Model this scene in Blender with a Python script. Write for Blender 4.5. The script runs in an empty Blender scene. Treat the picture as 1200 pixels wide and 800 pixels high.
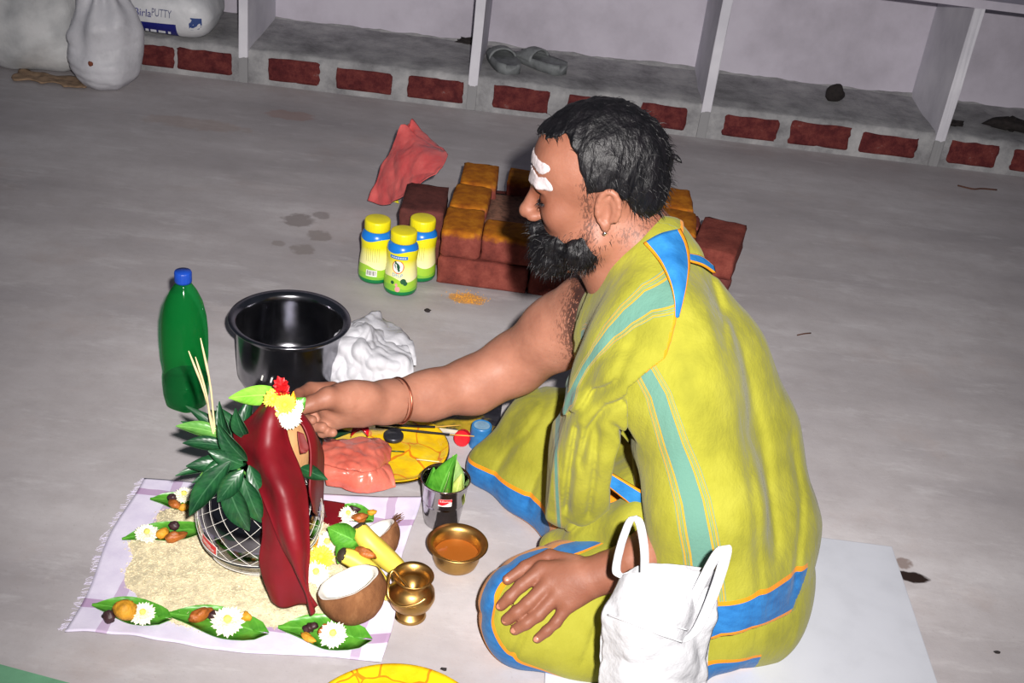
import bpy, math, random
import numpy as np
from mathutils import Vector, Matrix

random.seed(4)
rng = np.random.default_rng(4)
scene = bpy.context.scene

# ------------------------------------------------------------------ camera, world, flash, exposure
cam_data = bpy.data.cameras.new('camera')
cam = bpy.data.objects.new('camera', cam_data)
scene.collection.objects.link(cam)
scene.camera = cam
cam_data.sensor_width = 36.0
cam_data.lens = 42.0
cam_data.clip_start = 0.05
cam.location = (0.0, 0.0, 1.5)
PITCH, ROLL = math.radians(29.6), math.radians(7.3)
cam.rotation_euler = (Matrix.Rotation(math.radians(90) - PITCH, 3, 'X') @ Matrix.Rotation(ROLL, 3, 'Z')).to_euler()

world = bpy.data.worlds.new('world')
scene.world = world
world.use_nodes = True
world.node_tree.nodes['Background'].inputs[0].default_value = (0.70, 0.78, 1.0, 1)
world.node_tree.nodes['Background'].inputs[1].default_value = 0.065

flash_data = bpy.data.lights.new('camera_flash', 'SPOT')      # the flash head on the photographer's camera
flash_data.energy = 610.0
flash_data.color = (1.0, 0.95, 0.915)
flash_data.spot_size = math.radians(75)
flash_data.spot_blend = 1.0
flash_data.shadow_soft_size = 0.022
flash = bpy.data.objects.new('camera_flash', flash_data)
scene.collection.objects.link(flash)
flash.location = (0.09, -0.08, 1.66)
flash.rotation_euler = (math.radians(90 - 28), 0, 0)

vs = scene.view_settings
vs.view_transform = 'Standard'
vs.look = 'None'
vs.gamma = 1.0
vs.exposure = 0.0
vs.use_curve_mapping = False

# ------------------------------------------------------------------ helpers: materials
def srgb(*c):
    return tuple(((x / 12.92) if x <= 0.04045 else ((x + 0.055) / 1.055) ** 2.4) for x in [v / 255.0 for v in c]) + (1.0,)

class Nodes:
    def __init__(self, name):
        self.m = bpy.data.materials.new(name)
        self.m.use_nodes = True
        self.t = self.m.node_tree
        self.b = self.t.nodes['Principled BSDF']
    def n(self, kind, **kw):
        o = self.t.nodes.new(kind)
        for k, v in kw.items():
            if k.startswith('i_'):
                o.inputs[k[2:].replace('_', ' ')].default_value = v
            else:
                setattr(o, k, v)
        return o
    def l(self, a, b):
        self.t.links.new(a, b)
    def val(self, sock, v):
        if hasattr(v, 'links') or hasattr(v, 'is_linked'):
            self.l(v, sock)
        else:
            sock.default_value = v
    def math(self, op, a, b=0.0, c=0.0, clamp=False):
        o = self.n('ShaderNodeMath', operation=op)
        o.use_clamp = clamp
        self.val(o.inputs[0], a); self.val(o.inputs[1], b); self.val(o.inputs[2], c)
        return o.outputs[0]
    def mix(self, f, a, b):
        o = self.n('ShaderNodeMix', data_type='RGBA')
        self.val(o.inputs[0], f); self.val(o.inputs[6], a); self.val(o.inputs[7], b)
        return o.outputs[2]
    def noise(self, scale, detail=4, coord='Object', rough=0.55, stretch=None):
        tc = self.n('ShaderNodeTexCoord')
        o = self.n('ShaderNodeTexNoise')
        o.inputs['Scale'].default_value = scale
        o.inputs['Detail'].default_value = detail
        o.inputs['Roughness'].default_value = rough
        if stretch:
            mp = self.n('ShaderNodeMapping')
            mp.inputs['Scale'].default_value = stretch
            self.l(tc.outputs[coord], mp.inputs[0]); self.l(mp.outputs[0], o.inputs['Vector'])
        else:
            self.l(tc.outputs[coord], o.inputs['Vector'])
        return o.outputs['Fac']
    def ramp(self, f, stops, interp='LINEAR'):
        o = self.n('ShaderNodeValToRGB')
        cr = o.color_ramp
        cr.interpolation = interp
        while len(cr.elements) < len(stops):
            cr.elements.new(0.5)
        for e, (p, c) in zip(cr.elements, stops):
            e.position = p; e.color = c
        self.l(f, o.inputs[0])
        return o.outputs[0]
    def attr(self, name):
        return self.n('ShaderNodeAttribute', attribute_name=name).outputs['Fac']
    def step(self, v, a, b=None):
        """1 where v > a (and v < b)"""
        s = self.math('GREATER_THAN', v, a)
        if b is not None:
            s = self.math('MULTIPLY', s, self.math('LESS_THAN', v, b))
        return s
    def bump(self, h, strength=0.3, dist=0.01):
        o = self.n('ShaderNodeBump')
        o.inputs['Strength'].default_value = strength
        o.inputs['Distance'].default_value = dist
        self.l(h, o.inputs['Height'])
        self.l(o.outputs[0], self.b.inputs['Normal'])
    def base(self, c, rough=0.6, metal=0.0, spec=0.5):
        self.val(self.b.inputs['Base Color'], c)
        self.val(self.b.inputs['Roughness'], rough)
        self.b.inputs['Metallic'].default_value = metal
        self.b.inputs['Specular IOR Level'].default_value = spec
        return self

def plain(name, c, rough=0.6, metal=0.0, vary=0.12, scale=30.0, bump=0.0, bscale=80.0, spec=0.5, stretch=None):
    m = Nodes(name)
    col = srgb(*c)
    dark = tuple(x * (1 - vary * 2.2) for x in col[:3]) + (1,)
    lite = tuple(min(1, x * (1 + vary)) for x in col[:3]) + (1,)
    f = m.noise(scale, stretch=stretch)
    m.base(m.ramp(f, [(0.3, dark), (0.5, col), (0.72, lite)]), rough, metal, spec)
    if bump:
        m.bump(m.noise(bscale, 3, stretch=stretch), bump, 0.004)
    return m.m

# ------------------------------------------------------------------ helpers: objects
def world_loc(o):
    v = Vector((0, 0, 0))
    while o is not None:
        v = v + o.location
        o = o.parent
    return v

def tag(o, label=None, cat=None, group=None, kind=None):
    if label: o['label'] = label
    if cat: o['category'] = cat
    if group: o['group'] = group
    if kind: o['kind'] = kind
    return o

def thing(name, label, cat, loc, group=None, kind=None):
    o = bpy.data.objects.new(name, None)
    o.empty_display_size = 0.02
    scene.collection.objects.link(o)
    o.location = loc
    return tag(o, label, cat, group, kind)

def obj(name, geo, mat, parent=None, smooth=True, at=None, label=None, cat=None, group=None, kind=None, attrs=None):
    """links verts+faces (world coordinates) as one mesh object, local to its parent"""
    v, f = geo[0], geo[1]
    me = bpy.data.meshes.new(name)
    v = np.asarray(v, dtype=np.float64)
    off = np.array(world_loc(parent)) if parent is not None else (np.array(at) if at is not None else np.zeros(3))
    if isinstance(f, np.ndarray):
        me.vertices.add(len(v)); me.vertices.foreach_set('co', (v - off).astype(np.float32).ravel())
        k = f.shape[1]
        me.loops.add(f.size); me.loops.foreach_set('vertex_index', f.astype(np.int32).ravel())
        me.polygons.add(len(f)); me.polygons.foreach_set('loop_start', np.arange(0, f.size, k, dtype=np.int32))
        me.update(calc_edges=True)
    else:
        me.from_pydata((v - off).tolist(), [], f)
    if len(geo) > 2 and geo[2] is not None:
        uv = me.uv_layers.new(name='UVMap')
        li = np.empty(len(me.loops), dtype=np.int32); me.loops.foreach_get('vertex_index', li)
        uv.data.foreach_set('uv', np.asarray(geo[2], dtype=np.float32)[li].ravel())
    for k, a in (attrs or {}).items():
        at_ = me.attributes.new(k, 'FLOAT', 'POINT')
        at_.data.foreach_set('value', np.asarray(a, dtype=np.float32))
    me.polygons.foreach_set('use_smooth', [smooth] * len(me.polygons))
    me.validate()
    mats = mat if isinstance(mat, (list, tuple)) else [mat]
    for mm in mats: me.materials.append(mm)
    o = bpy.data.objects.new(name, me)
    scene.collection.objects.link(o)
    if parent is not None: o.parent = parent
    elif at is not None: o.location = at
    return tag(o, label, cat, group, kind)

def join(*gs):
    vs_, fs, n = [], [], 0
    for g in gs:
        v = np.asarray(g[0], dtype=np.float64)
        vs_.append(v)
        fs += [[int(i) + n for i in q] for q in g[1]]
        n += len(v)
    return np.vstack(vs_), fs

def mv(g, loc=(0, 0, 0), R=None, s=1.0):
    v = np.asarray(g[0], dtype=np.float64) * s
    if R is not None: v = v @ np.array(R).T
    return (v + np.array(loc),) + tuple(g[1:])

def rot(x=0, y=0, z=0):
    return np.array(Matrix.Rotation(math.radians(z), 3, 'Z') @ Matrix.Rotation(math.radians(y), 3, 'Y') @ Matrix.Rotation(math.radians(x), 3, 'X'))

def lathe(prof, seg=40, wob=None):
    prof = [p for p in prof]
    v, f = [], []
    for r, z in prof:
        for i in range(seg):
            a = 2 * math.pi * i / seg
            k = 1.0 if wob is None else 1.0 + wob(a, z)
            v.append((r * k * math.cos(a), r * k * math.sin(a), z))
    m = len(prof)
    for j in range(m - 1):
        for i in range(seg):
            i2 = (i + 1) % seg
            f.append([j * seg + i, j * seg + i2, (j + 1) * seg + i2, (j + 1) * seg + i])
    return np.array(v), f

def tube(path, rad, seg=8, caps=True, flat=1.0):
    path = [np.array(p, dtype=float) for p in path]
    n = len(path)
    rad = [rad] * n if not hasattr(rad, '__len__') else rad
    v, f = [], []
    up = np.array([0.0, 0.0, 1.0])
    prev = None
    for i, p in enumerate(path):
        t = path[min(i + 1, n - 1)] - path[max(i - 1, 0)]
        t = t / (np.linalg.norm(t) + 1e-9)
        a = prev if prev is not None else (up if abs(t[2]) < 0.9 else np.array([1.0, 0, 0]))
        b1 = a - t * a.dot(t)
        b1 /= np.linalg.norm(b1) + 1e-9
        prev = b1
        b2 = np.cross(t, b1)
        for k in range(seg):
            an = 2 * math.pi * k / seg
            v.append(p + rad[i] * (math.cos(an) * b1 * flat + math.sin(an) * b2))
    for i in range(n - 1):
        for k in range(seg):
            k2 = (k + 1) % seg
            f.append([i * seg + k, i * seg + k2, (i + 1) * seg + k2, (i + 1) * seg + k])
    if caps:
        f.append(list(range(seg))[::-1]); f.append([(n - 1) * seg + k for k in range(seg)])
    return np.array(v), f

def spline(pts, n):
    """Catmull-Rom through the points"""
    P_ = np.array(pts, dtype=float)
    P_ = np.vstack([2 * P_[0] - P_[1], P_, 2 * P_[-1] - P_[-2]])
    m = len(P_) - 3
    out = []
    for t in np.linspace(0, m, n):
        i = min(int(t), m - 1); u = t - i
        p0, p1, p2, p3 = P_[i:i + 4]
        out.append(0.5 * (2 * p1 + (p2 - p0) * u + (2 * p0 - 5 * p1 + 4 * p2 - p3) * u * u + (3 * p1 - p0 - 3 * p2 + p3) * u ** 3))
    return np.array(out)

def sheet(rows, nu=24, nv=24, th=0.002, bumpf=None):
    """a cloth surface through a grid of control points, with a real thickness; returns verts, faces, uvs"""
    rows = [spline(r, nu) for r in rows]
    G = np.array([spline([r[i] for r in rows], nv) for i in range(nu)])      # nu x nv x 3
    U, V_ = np.meshgrid(np.linspace(0, 1, nu), np.linspace(0, 1, nv), indexing='ij')
    du = np.gradient(G, axis=0); dv = np.gradient(G, axis=1)
    N = np.cross(du, dv); N /= np.linalg.norm(N, axis=2, keepdims=True) + 1e-12
    if bumpf is not None:
        G = G + N * bumpf(U, V_, G)[..., None]
        du = np.gradient(G, axis=0); dv = np.gradient(G, axis=1)
        N = np.cross(du, dv); N /= np.linalg.norm(N, axis=2, keepdims=True) + 1e-12
    a = (G + N * th / 2).reshape(-1, 3); b = (G - N * th / 2).reshape(-1, 3)
    n = nu * nv
    f = []
    for i in range(nu - 1):
        for j in range(nv - 1):
            q = [i * nv + j, (i + 1) * nv + j, (i + 1) * nv + j + 1, i * nv + j + 1]
            f.append(q); f.append([k + n for k in q[::-1]])
    ed = [(i * nv, (i + 1) * nv) for i in range(nu - 1)] + [((i + 1) * nv + nv - 1, i * nv + nv - 1) for i in range(nu - 1)]
    ed += [(j + 1, j) for j in range(nv - 1)] + [((nu - 1) * nv + j, (nu - 1) * nv + j + 1) for j in range(nv - 1)]
    for p, q in ed: f.append([q, p, p + n, q + n])
    uv = np.stack([U.ravel(), V_.ravel()], 1)
    return np.vstack([a, b]), f, np.vstack([uv, uv])

def rough_box(sx, sy, sz, bev=0.006, jit=0.002, div=2):
    """box with worn, rounded edges, standing on z=0"""
    nx, ny, nz = max(2, int(sx / 0.03)), max(2, int(sy / 0.03)), max(2, int(sz / 0.03))
    import bmesh
    bm = bmesh.new()
    bmesh.ops.create_cube(bm, size=1.0)
    for v in bm.verts: v.co = Vector((v.co.x * sx, v.co.y * sy, (v.co.z + 0.5) * sz))
    bmesh.ops.bevel(bm, geom=bm.edges[:] , offset=bev, segments=2, affect='EDGES', profile=0.6)
    if div > 1:
        bmesh.ops.subdivide_edges(bm, edges=[e for e in bm.edges if e.calc_length() > 0.03], cuts=div, use_grid_fill=True)
    for v in bm.verts:
        v.co += Vector((random.uniform(-jit, jit), random.uniform(-jit, jit), random.uniform(-jit, jit) if v.co.z > 0.004 else 0))
        v.co.z = max(v.co.z, 0)
    bm.verts.index_update()
    r = np.array([v.co[:] for v in bm.verts]), [[v.index for v in f.verts] for f in bm.faces]
    bm.free()
    return r

def slab(x0, x1, y0, y1, z0, z1, bev=0.0):
    v = [(x0, y0, z0), (x1, y0, z0), (x1, y1, z0), (x0, y1, z0), (x0, y0, z1), (x1, y0, z1), (x1, y1, z1), (x0, y1, z1)]
    return np.array(v, dtype=float), [[0, 3, 2, 1], [4, 5, 6, 7], [0, 1, 5, 4], [1, 2, 6, 5], [2, 3, 7, 6], [3, 0, 4, 7]]

def lump(rx, ry, rz, seg=14, rings=9, rough=0.12, freq=3.0, seed=0):
    r_ = np.random.default_rng(seed)
    ph = r_.uniform(0, 6.28, (5, 3)); di = r_.normal(0, 1, (5, 3)) * freq
    v, f = [], []
    for j in range(rings + 1):
        th = math.pi * j / rings
        for i in range(seg):
            a = 2 * math.pi * i / seg
            p = np.array([math.sin(th) * math.cos(a), math.sin(th) * math.sin(a), math.cos(th)])
            k = 1 + rough * sum(math.sin(float(di[q] @ p) + ph[q][0]) for q in range(5)) / 2.2
            v.append(p * k * np.array([rx, ry, rz]))
    for j in range(rings):
        for i in range(seg):
            i2 = (i + 1) % seg
            f.append([j * seg + i, (j + 1) * seg + i, (j + 1) * seg + i2, j * seg + i2])
    return np.array(v), f

def text_geo(s, size):
    c = bpy.data.curves.new('t', 'FONT'); c.body = s; c.size = size; c.align_x = 'CENTER'; c.align_y = 'CENTER'
    o = bpy.data.objects.new('t', c); scene.collection.objects.link(o)
    dg = bpy.context.evaluated_depsgraph_get()
    me = bpy.data.meshes.new_from_object(o.evaluated_get(dg))
    v = np.array([w.co[:] for w in me.vertices]); f = [list(p.vertices) for p in me.polygons]
    bpy.data.objects.remove(o); bpy.data.curves.remove(c); bpy.data.meshes.remove(me)
    return v, f

def disc_geo(rx, ry, n=20):
    v = [(rx * math.cos(6.28318 * i / n), ry * math.sin(6.28318 * i / n), 0) for i in range(n)]
    return np.array(v), [list(range(n))]

def rect_geo(w, h, n=6):
    v, f = [], []
    for i in range(n + 1):
        v += [(-w / 2 + w * i / n, -h / 2, 0), (-w / 2 + w * i / n, h / 2, 0)]
    for i in range(n): f.append([2 * i, 2 * i + 2, 2 * i + 3, 2 * i + 1])
    return np.array(v, dtype=float), f

def wrap(g, rfun, z0, ang, lift=0.0004):
    """wraps flat print (x across, y up) round a body of revolution with radius rfun(z); ang = direction it faces"""
    v = np.asarray(g[0]); out = []
    for x, y, w in v:
        z = z0 + y; r = rfun(z) + lift + w
        a = ang + x / max(rfun(z), 1e-3)
        out.append((r * math.cos(a), r * math.sin(a), z))
    return np.array(out), g[1]

# ------------------------------------------------------------------ helpers: signed distance bodies
def sn(p, f, seed, amp=1.0):
    """smooth pseudo noise, about -1..1"""
    r_ = np.random.default_rng(seed)
    d = r_.normal(0, 1, (6, 3)); d /= np.linalg.norm(d, axis=1, keepdims=True)
    ph = r_.uniform(0, 6.28, 6); fr = f * r_.uniform(0.7, 1.4, 6)
    s = 0
    for k in range(6): s = s + np.sin((p @ d[k]) * fr[k] + ph[k] + 1.3 * np.sin((p @ d[(k + 1) % 6]) * fr[k] * 0.6))
    return amp * s / 3.5

def smin(a, b, k):
    h = np.maximum(k - np.abs(a - b), 0.0) / k
    return np.minimum(a, b) - h * h * k * 0.25

def smax(a, b, k):
    return -smin(-a, -b, k)

def cone(a, b, ra, rb, k=0.02, op='u'):
    a = np.array(a, float); b = np.array(b, float); ab = b - a; L2 = float(ab @ ab) + 1e-12
    def f(p):
        t = np.clip(((p - a) @ ab) / L2, 0, 1)
        return np.linalg.norm(p - a - t[:, None] * ab, axis=1) - (ra + (rb - ra) * t)
    return dict(f=f, c=(a + b) / 2, r=math.sqrt(L2) / 2 + max(ra, rb), k=k, op=op)

def chain(pts, rs, k=0.02, op='u'):
    return [cone(pts[i], pts[i + 1], rs[i], rs[i + 1], k, op) for i in range(len(pts) - 1)]

def ell(c, r, R=None, k=0.02, op='u'):
    c = np.array(c, float); r = np.array(r, float); R = np.eye(3) if R is None else np.array(R)
    def f(p):
        q = (p - c) @ R
        k0 = np.linalg.norm(q / r, axis=1); k1 = np.linalg.norm(q / (r * r), axis=1) + 1e-9
        return k0 * (k0 - 1.0) / k1
    return dict(f=f, c=c, r=float(r.max()), k=k, op=op)

def func(f, c, r, k=0.01, op='u'):
    return dict(f=f, c=np.array(c, float), r=r, k=k, op=op)

def evals(prims, p, c=None, R=None):
    d = np.full(len(p), 10.0)
    for q in prims:
        if c is not None and np.linalg.norm(q['c'] - c) > R + q['r'] + 2.2 * q['k'] + 0.03:
            if q['op'] != 'i': continue
        if q['op'] == 'u': d = smin(d, q['f'](p), q['k'])
        elif q['op'] == 's': d = smax(d, -q['f'](p), q['k'])
        elif q['op'] == 'i': d = smax(d, q['f'](p), q['k'])
        elif q['op'] == 'd': d = d + q['f'](p)
    return d

def surface(prims, h, lo, hi, margin=0.02, smooth=1):
    """naive surface nets over the blocks that hold the surface"""
    B = 14
    lo = np.array(lo, float); n = np.ceil((np.array(hi) - lo) / (h * B)).astype(int)
    bc = np.stack(np.meshgrid(*[np.arange(k) for k in n], indexing='ij'), -1).reshape(-1, 3)
    cen = lo + (bc + 0.5) * h * B
    R = h * B * 0.5 * 1.7321
    dc = evals(prims, cen)
    bc = bc[np.abs(dc) < R * 1.35 + margin]
    g = np.stack(np.meshgrid(*[np.arange(B + 1)] * 3, indexing='ij'), -1)
    gf = g.reshape(-1, 3)
    big = int(n.max() * B + 2)
    key = lambda c: (c[:, 0].astype(np.int64) * big + c[:, 1]) * big + c[:, 2]
    cells, vals, edges = [], [], []
    off = np.array([(x, y, z) for x in (0, 1) for y in (0, 1) for z in (0, 1)])
    for b in bc:
        o = b * B
        p = lo + (gf + o) * h
        d = evals(prims, p, p.mean(0), R).reshape(B + 1, B + 1, B + 1)
        s = d < 0
        if s.all() or not s.any(): continue
        st = np.stack([s[x:x + B, y:y + B, z:z + B] for x, y, z in off], -1)
        act = st.any(-1) & ~st.all(-1)
        idx = np.argwhere(act)
        cells.append(idx + o)
        vals.append(np.stack([d[idx[:, 0] + x, idx[:, 1] + y, idx[:, 2] + z] for x, y, z in off], -1))
        for ax in range(3):
            s0 = s[:B, :B, :B]
            sl = [slice(0, B)] * 3; sl[ax] = slice(1, B + 1)
            s1 = s[tuple(sl)]
            e = np.argwhere(s0 != s1)
            if len(e):
                edges.append(np.hstack([e + o, np.full((len(e), 1), ax), s0[e[:, 0], e[:, 1], e[:, 2]][:, None].astype(int)]))
    cells = np.vstack(cells); vals = np.vstack(vals); edges = np.vstack(edges)
    acc = np.zeros((len(cells), 3)); cnt = np.zeros(len(cells))
    for i in range(8):
        for j in range(i + 1, 8):
            if np.abs(off[i] - off[j]).sum() != 1: continue
            a, b_ = vals[:, i], vals[:, j]
            m = (a < 0) != (b_ < 0)
            t = np.where(m, a / np.where(m, a - b_, 1), 0)
            pt = off[i] + t[:, None] * (off[j] - off[i])
            acc[m] += pt[m]; cnt[m] += 1
    verts = lo + (cells + acc / cnt[:, None]) * h
    ks = key(cells); order = np.argsort(ks); kss = ks[order]
    quads = []
    ok = np.ones(len(edges), bool); cols = []
    ax = edges[:, 3]
    A = np.array([[0, 1, 0], [0, 0, 1], [1, 0, 0]])[ax]; C = np.array([[0, 0, 1], [1, 0, 0], [0, 1, 0]])[ax]
    for da, dc_ in ((1, 1), (0, 1), (0, 0), (1, 0)):
        cc = edges[:, :3] - da * A - dc_ * C
        kk = key(cc)
        pos = np.clip(np.searchsorted(kss, kk), 0, len(kss) - 1)
        ok &= (kss[pos] == kk) & (cc >= 0).all(1)
        cols.append(order[pos])
    q = np.stack(cols, 1)
    q = np.where(edges[:, 4:5] == 1, q, q[:, ::-1])[ok]
    if smooth:
        for _ in range(smooth):
            s_ = np.zeros_like(verts); c_ = np.zeros(len(verts))
            for i in range(4):
                for j in ((i + 1) % 4, (i - 1) % 4):
                    np.add.at(s_, q[:, i], verts[q[:, j]]); np.add.at(c_, q[:, i], 1)
            m = c_ > 0
            verts[m] = 0.5 * verts[m] + 0.5 * s_[m] / c_[m][:, None]
    return verts, q

def polydist(p, pl, axes=(0, 2)):
    """signed distance to a polyline in the plane of two axes, and the position along it"""
    x = p[:, list(axes)]; best = np.full(len(p), 1e9); sg = np.zeros(len(p)); al = np.zeros(len(p)); pc = np.zeros(len(p))
    pl = np.array(pl, float); s0 = 0.0
    for i in range(len(pl) - 1):
        a, b = pl[i], pl[i + 1]; ab = b - a; L = np.linalg.norm(ab)
        t = ((x - a) @ ab) / (L * L)
        lo_ = -9.0 if i == 0 else 0.0; hi_ = 9.0 if i == len(pl) - 2 else 1.0
        t = np.clip(t, lo_, hi_)
        w = x - a - t[:, None] * ab
        d = np.linalg.norm(w, axis=1)
        cr = (ab[0] * w[:, 1] - ab[1] * w[:, 0]) / L
        m = d < best - 1e-9
        tie = (~m) & (np.abs(d - best) < 1e-9) & (np.abs(cr) > pc)      # both meet in a corner: trust the more square one
        best = np.where(m, d, best)
        sg = np.where(m | tie, np.sign(cr), sg)
        pc = np.where(m | tie, np.abs(cr), pc)
        al = np.where(m, s0 + t * L, al); s0 += L
    return best * sg, al

def crease(pl, depth, width, axes=(0, 2), c=(0, 0, 0), r=9.0, ends=0.02):
    L = float(np.linalg.norm(np.diff(np.array(pl), axis=0), axis=1).sum())
    def f(p):
        d, al = polydist(p, pl, axes)
        e = np.clip(np.minimum(al, L - al) / ends + 1.0, 0, 1)
        return depth * np.exp(-(d / width) ** 2) * e
    return func(f, c, r, 0.01, 'd')

# ------------------------------------------------------------------ the setting
def slope(v):                      # the back wall runs very slightly askew to the photographer
    v = np.asarray(v, dtype=float).copy(); v[:, 1] += 0.02 * v[:, 0]; return v

m = Nodes('floor_concrete')
n1 = m.noise(1.6, 6, rough=0.6, stretch=(0.6, 1.8, 1))
n2 = m.noise(14, 6, rough=0.7)
n3 = m.noise(160, 3)
n4 = m.noise(5, 8, rough=0.75, stretch=(0.7, 2.2, 1))
c = m.ramp(n1, [(0.3, srgb(158, 153, 156)), (0.5, srgb(178, 173, 175)), (0.7, srgb(197, 193, 195))])
c = m.mix(m.math('MULTIPLY', m.ramp(n2, [(0.42, (0, 0, 0, 1)), (0.75, (1, 1, 1, 1))]), 0.35), c, srgb(150, 143, 142))
c = m.mix(m.math('MULTIPLY', m.ramp(n3, [(0.62, (0, 0, 0, 1)), (0.72, (1, 1, 1, 1))]), 0.18), c, srgb(125, 112, 108))
c = m.mix(m.math('MULTIPLY', m.ramp(n4, [(0.54, (0, 0, 0, 1)), (0.68, (1, 1, 1, 1))]), 0.35), c, srgb(214, 212, 214))
c = m.mix(m.math('MULTIPLY', m.ramp(m.noise(2.6, 7, rough=0.7), [(0.55, (0, 0, 0, 1)), (0.75, (1, 1, 1, 1))]), 0.30), c, srgb(172, 150, 140))
# damp patches and a spill: marks with a shape of their own
tc = m.n('ShaderNodeTexCoord')
sep = m.n('ShaderNodeSeparateXYZ'); m.l(tc.outputs['Object'], sep.inputs[0])
wob = m.noise(26, 3)
def patch(cx, cy, rx, ry, col, amt, c):
    dx = m.math('DIVIDE', m.math('SUBTRACT', sep.outputs[0], cx), rx)
    dy = m.math('DIVIDE', m.math('SUBTRACT', sep.outputs[1], cy), ry)
    d = m.math('ADD', m.math('MULTIPLY', dx, dx), m.math('MULTIPLY', dy, dy))
    d = m.math('ADD', d, m.math('MULTIPLY', m.math('SUBTRACT', wob, 0.5), 2.2))
    f = m.math('MULTIPLY', m.math('SMOOTH_MIN', m.math('MAXIMUM', m.math('SUBTRACT', 1.0, d), 0.0), 0.45, 0.1), amt / 0.45)
    return m.mix(f, c, col)
for (cx, cy), rx, ry, col, amt in [
        ((-0.6688, 3.1957), 0.055, 0.05, srgb(130, 122, 120), 0.75), ((-0.6117, 3.2518), 0.03, 0.03, srgb(130, 122, 120), 0.6),
        ((-0.5881, 3.1109), 0.04, 0.04, srgb(134, 126, 122), 0.65), ((-0.6157, 3.0095), 0.04, 0.035, srgb(134, 126, 122), 0.65),
        ((-0.6877, 3.0277), 0.022, 0.02, srgb(138, 130, 126), 0.6),
        ((-0.1328, 2.8400), 0.05, 0.035, srgb(205, 150, 70), 0.8), ((0.0080, 2.5145), 0.06, 0.05, srgb(190, 178, 160), 0.5),
        ((-0.4479, 3.2402), 0.03, 0.02, srgb(130, 85, 70), 0.5), ((-0.5183, 2.4640), 0.05, 0.04, srgb(190, 170, 130), 0.3),
        ((0.8531, 1.8991), 0.035, 0.018, srgb(40, 28, 24), 1.0), ((0.8486, 1.9402), 0.02, 0.02, srgb(110, 88, 78), 0.7),
        ((-0.8895, 4.0599), 0.10, 0.05, srgb(160, 120, 105), 0.4), ((-1.1690, 3.8607), 0.2, 0.06, srgb(165, 138, 122), 0.3)]:
    c = patch(cx, cy, rx, ry, col, amt, c)
m.base(c, 0.62, 0, 0.3)
m.bump(m.noise(60, 6, rough=0.7), 0.12, 0.004)
M_floor = m.m

m = Nodes('wall_white_paint')
c = m.ramp(m.noise(3, 6, rough=0.65), [(0.3, srgb(172, 167, 178)), (0.55, srgb(194, 189, 201)), (0.8, srgb(204, 200, 211))])
m.base(c, 0.8, 0, 0.25); m.bump(m.noise(40, 5), 0.12, 0.004)
M_paint = m.m

m = Nodes('cement_plaster')
c = m.ramp(m.noise(7, 8, rough=0.7), [(0.28, srgb(106, 105, 108)), (0.5, srgb(150, 150, 152)), (0.74, srgb(184, 183, 184))])
m.base(c, 0.9, 0, 0.2); m.bump(m.noise(55, 8, rough=0.75), 0.55, 0.006)
M_cement = m.m

m = Nodes('partition_paint')
tc = m.n('ShaderNodeTexCoord'); sep = m.n('ShaderNodeSeparateXYZ'); m.l(tc.outputs['Object'], sep.inputs[0])
edge = m.math('ADD', sep.outputs[2], m.math('MULTIPLY', m.noise(30, 3), 0.05))
c = m.mix(m.step(edge, 0.125), srgb(140, 140, 142), m.ramp(m.noise(5, 5), [(0.3, srgb(192, 191, 200)), (0.7, srgb(220, 219, 226))]))
m.base(c, 0.75, 0, 0.25); m.bump(m.noise(50, 5), 0.15, 0.004)
M_partition = m.m

m = Nodes('exposed_brick')
c = m.ramp(m.noise(20, 8, rough=0.75), [(0.22, srgb(44, 22, 26)), (0.45, srgb(92, 42, 44)), (0.62, srgb(118, 60, 56)), (0.76, srgb(134, 124, 124))])
m.base(c, 0.95, 0, 0.1); m.bump(m.noise(110, 8, rough=0.8), 0.7, 0.006)
M_expbrick = m.m

obj('floor', slab(-3.2, 3.2, -0.6, 5.2, -0.12, 0.0), M_floor, smooth=False, kind='structure')
v, f = slab(-3.2, 3.2, 4.805, 4.95, 0.0, 1.9)
obj('wall_back', (slope(v), f), M_paint, smooth=False, kind='structure')

# low cement kerb with its bricks showing
PL_Y, PL_Z = 4.372, 0.128
def kerb_geo():
    nx, prof = 150, [(0.0, 0.0), (0.0, 0.05), (0.001, 0.10), (0.006, PL_Z - 0.006), (0.02, PL_Z), (0.10, PL_Z + 0.002), (0.22, PL_Z), (0.33, PL_Z + 0.004), (0.445, PL_Z + 0.008)]
    v, f = [], []
    r_ = np.random.default_rng(2)
    for i in range(nx + 1):
        x = -3.2 + 6.4 * i / nx
        for k, (dy, z) in enumerate(prof):
            j = (0.0015 if k < 4 else 0.004) if 0 < k < len(prof) - 1 else 0.0
            v.append((x, PL_Y + 0.02 * x + dy + r_.uniform(-j, j), z + (r_.uniform(-j, j) if k > 1 else 0)))
    n = len(prof)
    for i in range(nx):
        for k in range(n - 1): f.append([i * n + k, (i + 1) * n + k, (i + 1) * n + k + 1, i * n + k + 1])
    return np.array(v), f
kerb = obj('trim_1', kerb_geo(), M_cement, kind='structure', at=(0, PL_Y, 0))
spans = [((-1.5937, 4.4073), (-1.4584, 4.3655)), ((-1.4513, 4.4360), (-1.2311, 4.4418)), ((-1.0912, 4.4798), (-0.8841, 4.4792)), ((-0.8216, 4.4836), (-0.5955, 4.4908)), ((-0.5389, 4.4927), (-0.3152, 4.4986)),
         ((-0.2000, 4.5241), (0.0253, 4.5301)), ((0.0959, 4.5373), (0.3356, 4.5383)), ((0.3865, 4.5479), (0.5739, 4.5186)), ((0.7190, 4.5238), (0.9418, 4.5285)), ((0.9842, 4.4956), (1.2277, 4.5081)),
         ((1.2690, 4.5136), (1.4992, 4.4928)), ((1.6234, 4.4813), (1.8228, 4.4781)), ((1.8789, 4.4977), (2.0798, 4.4591))]
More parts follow.
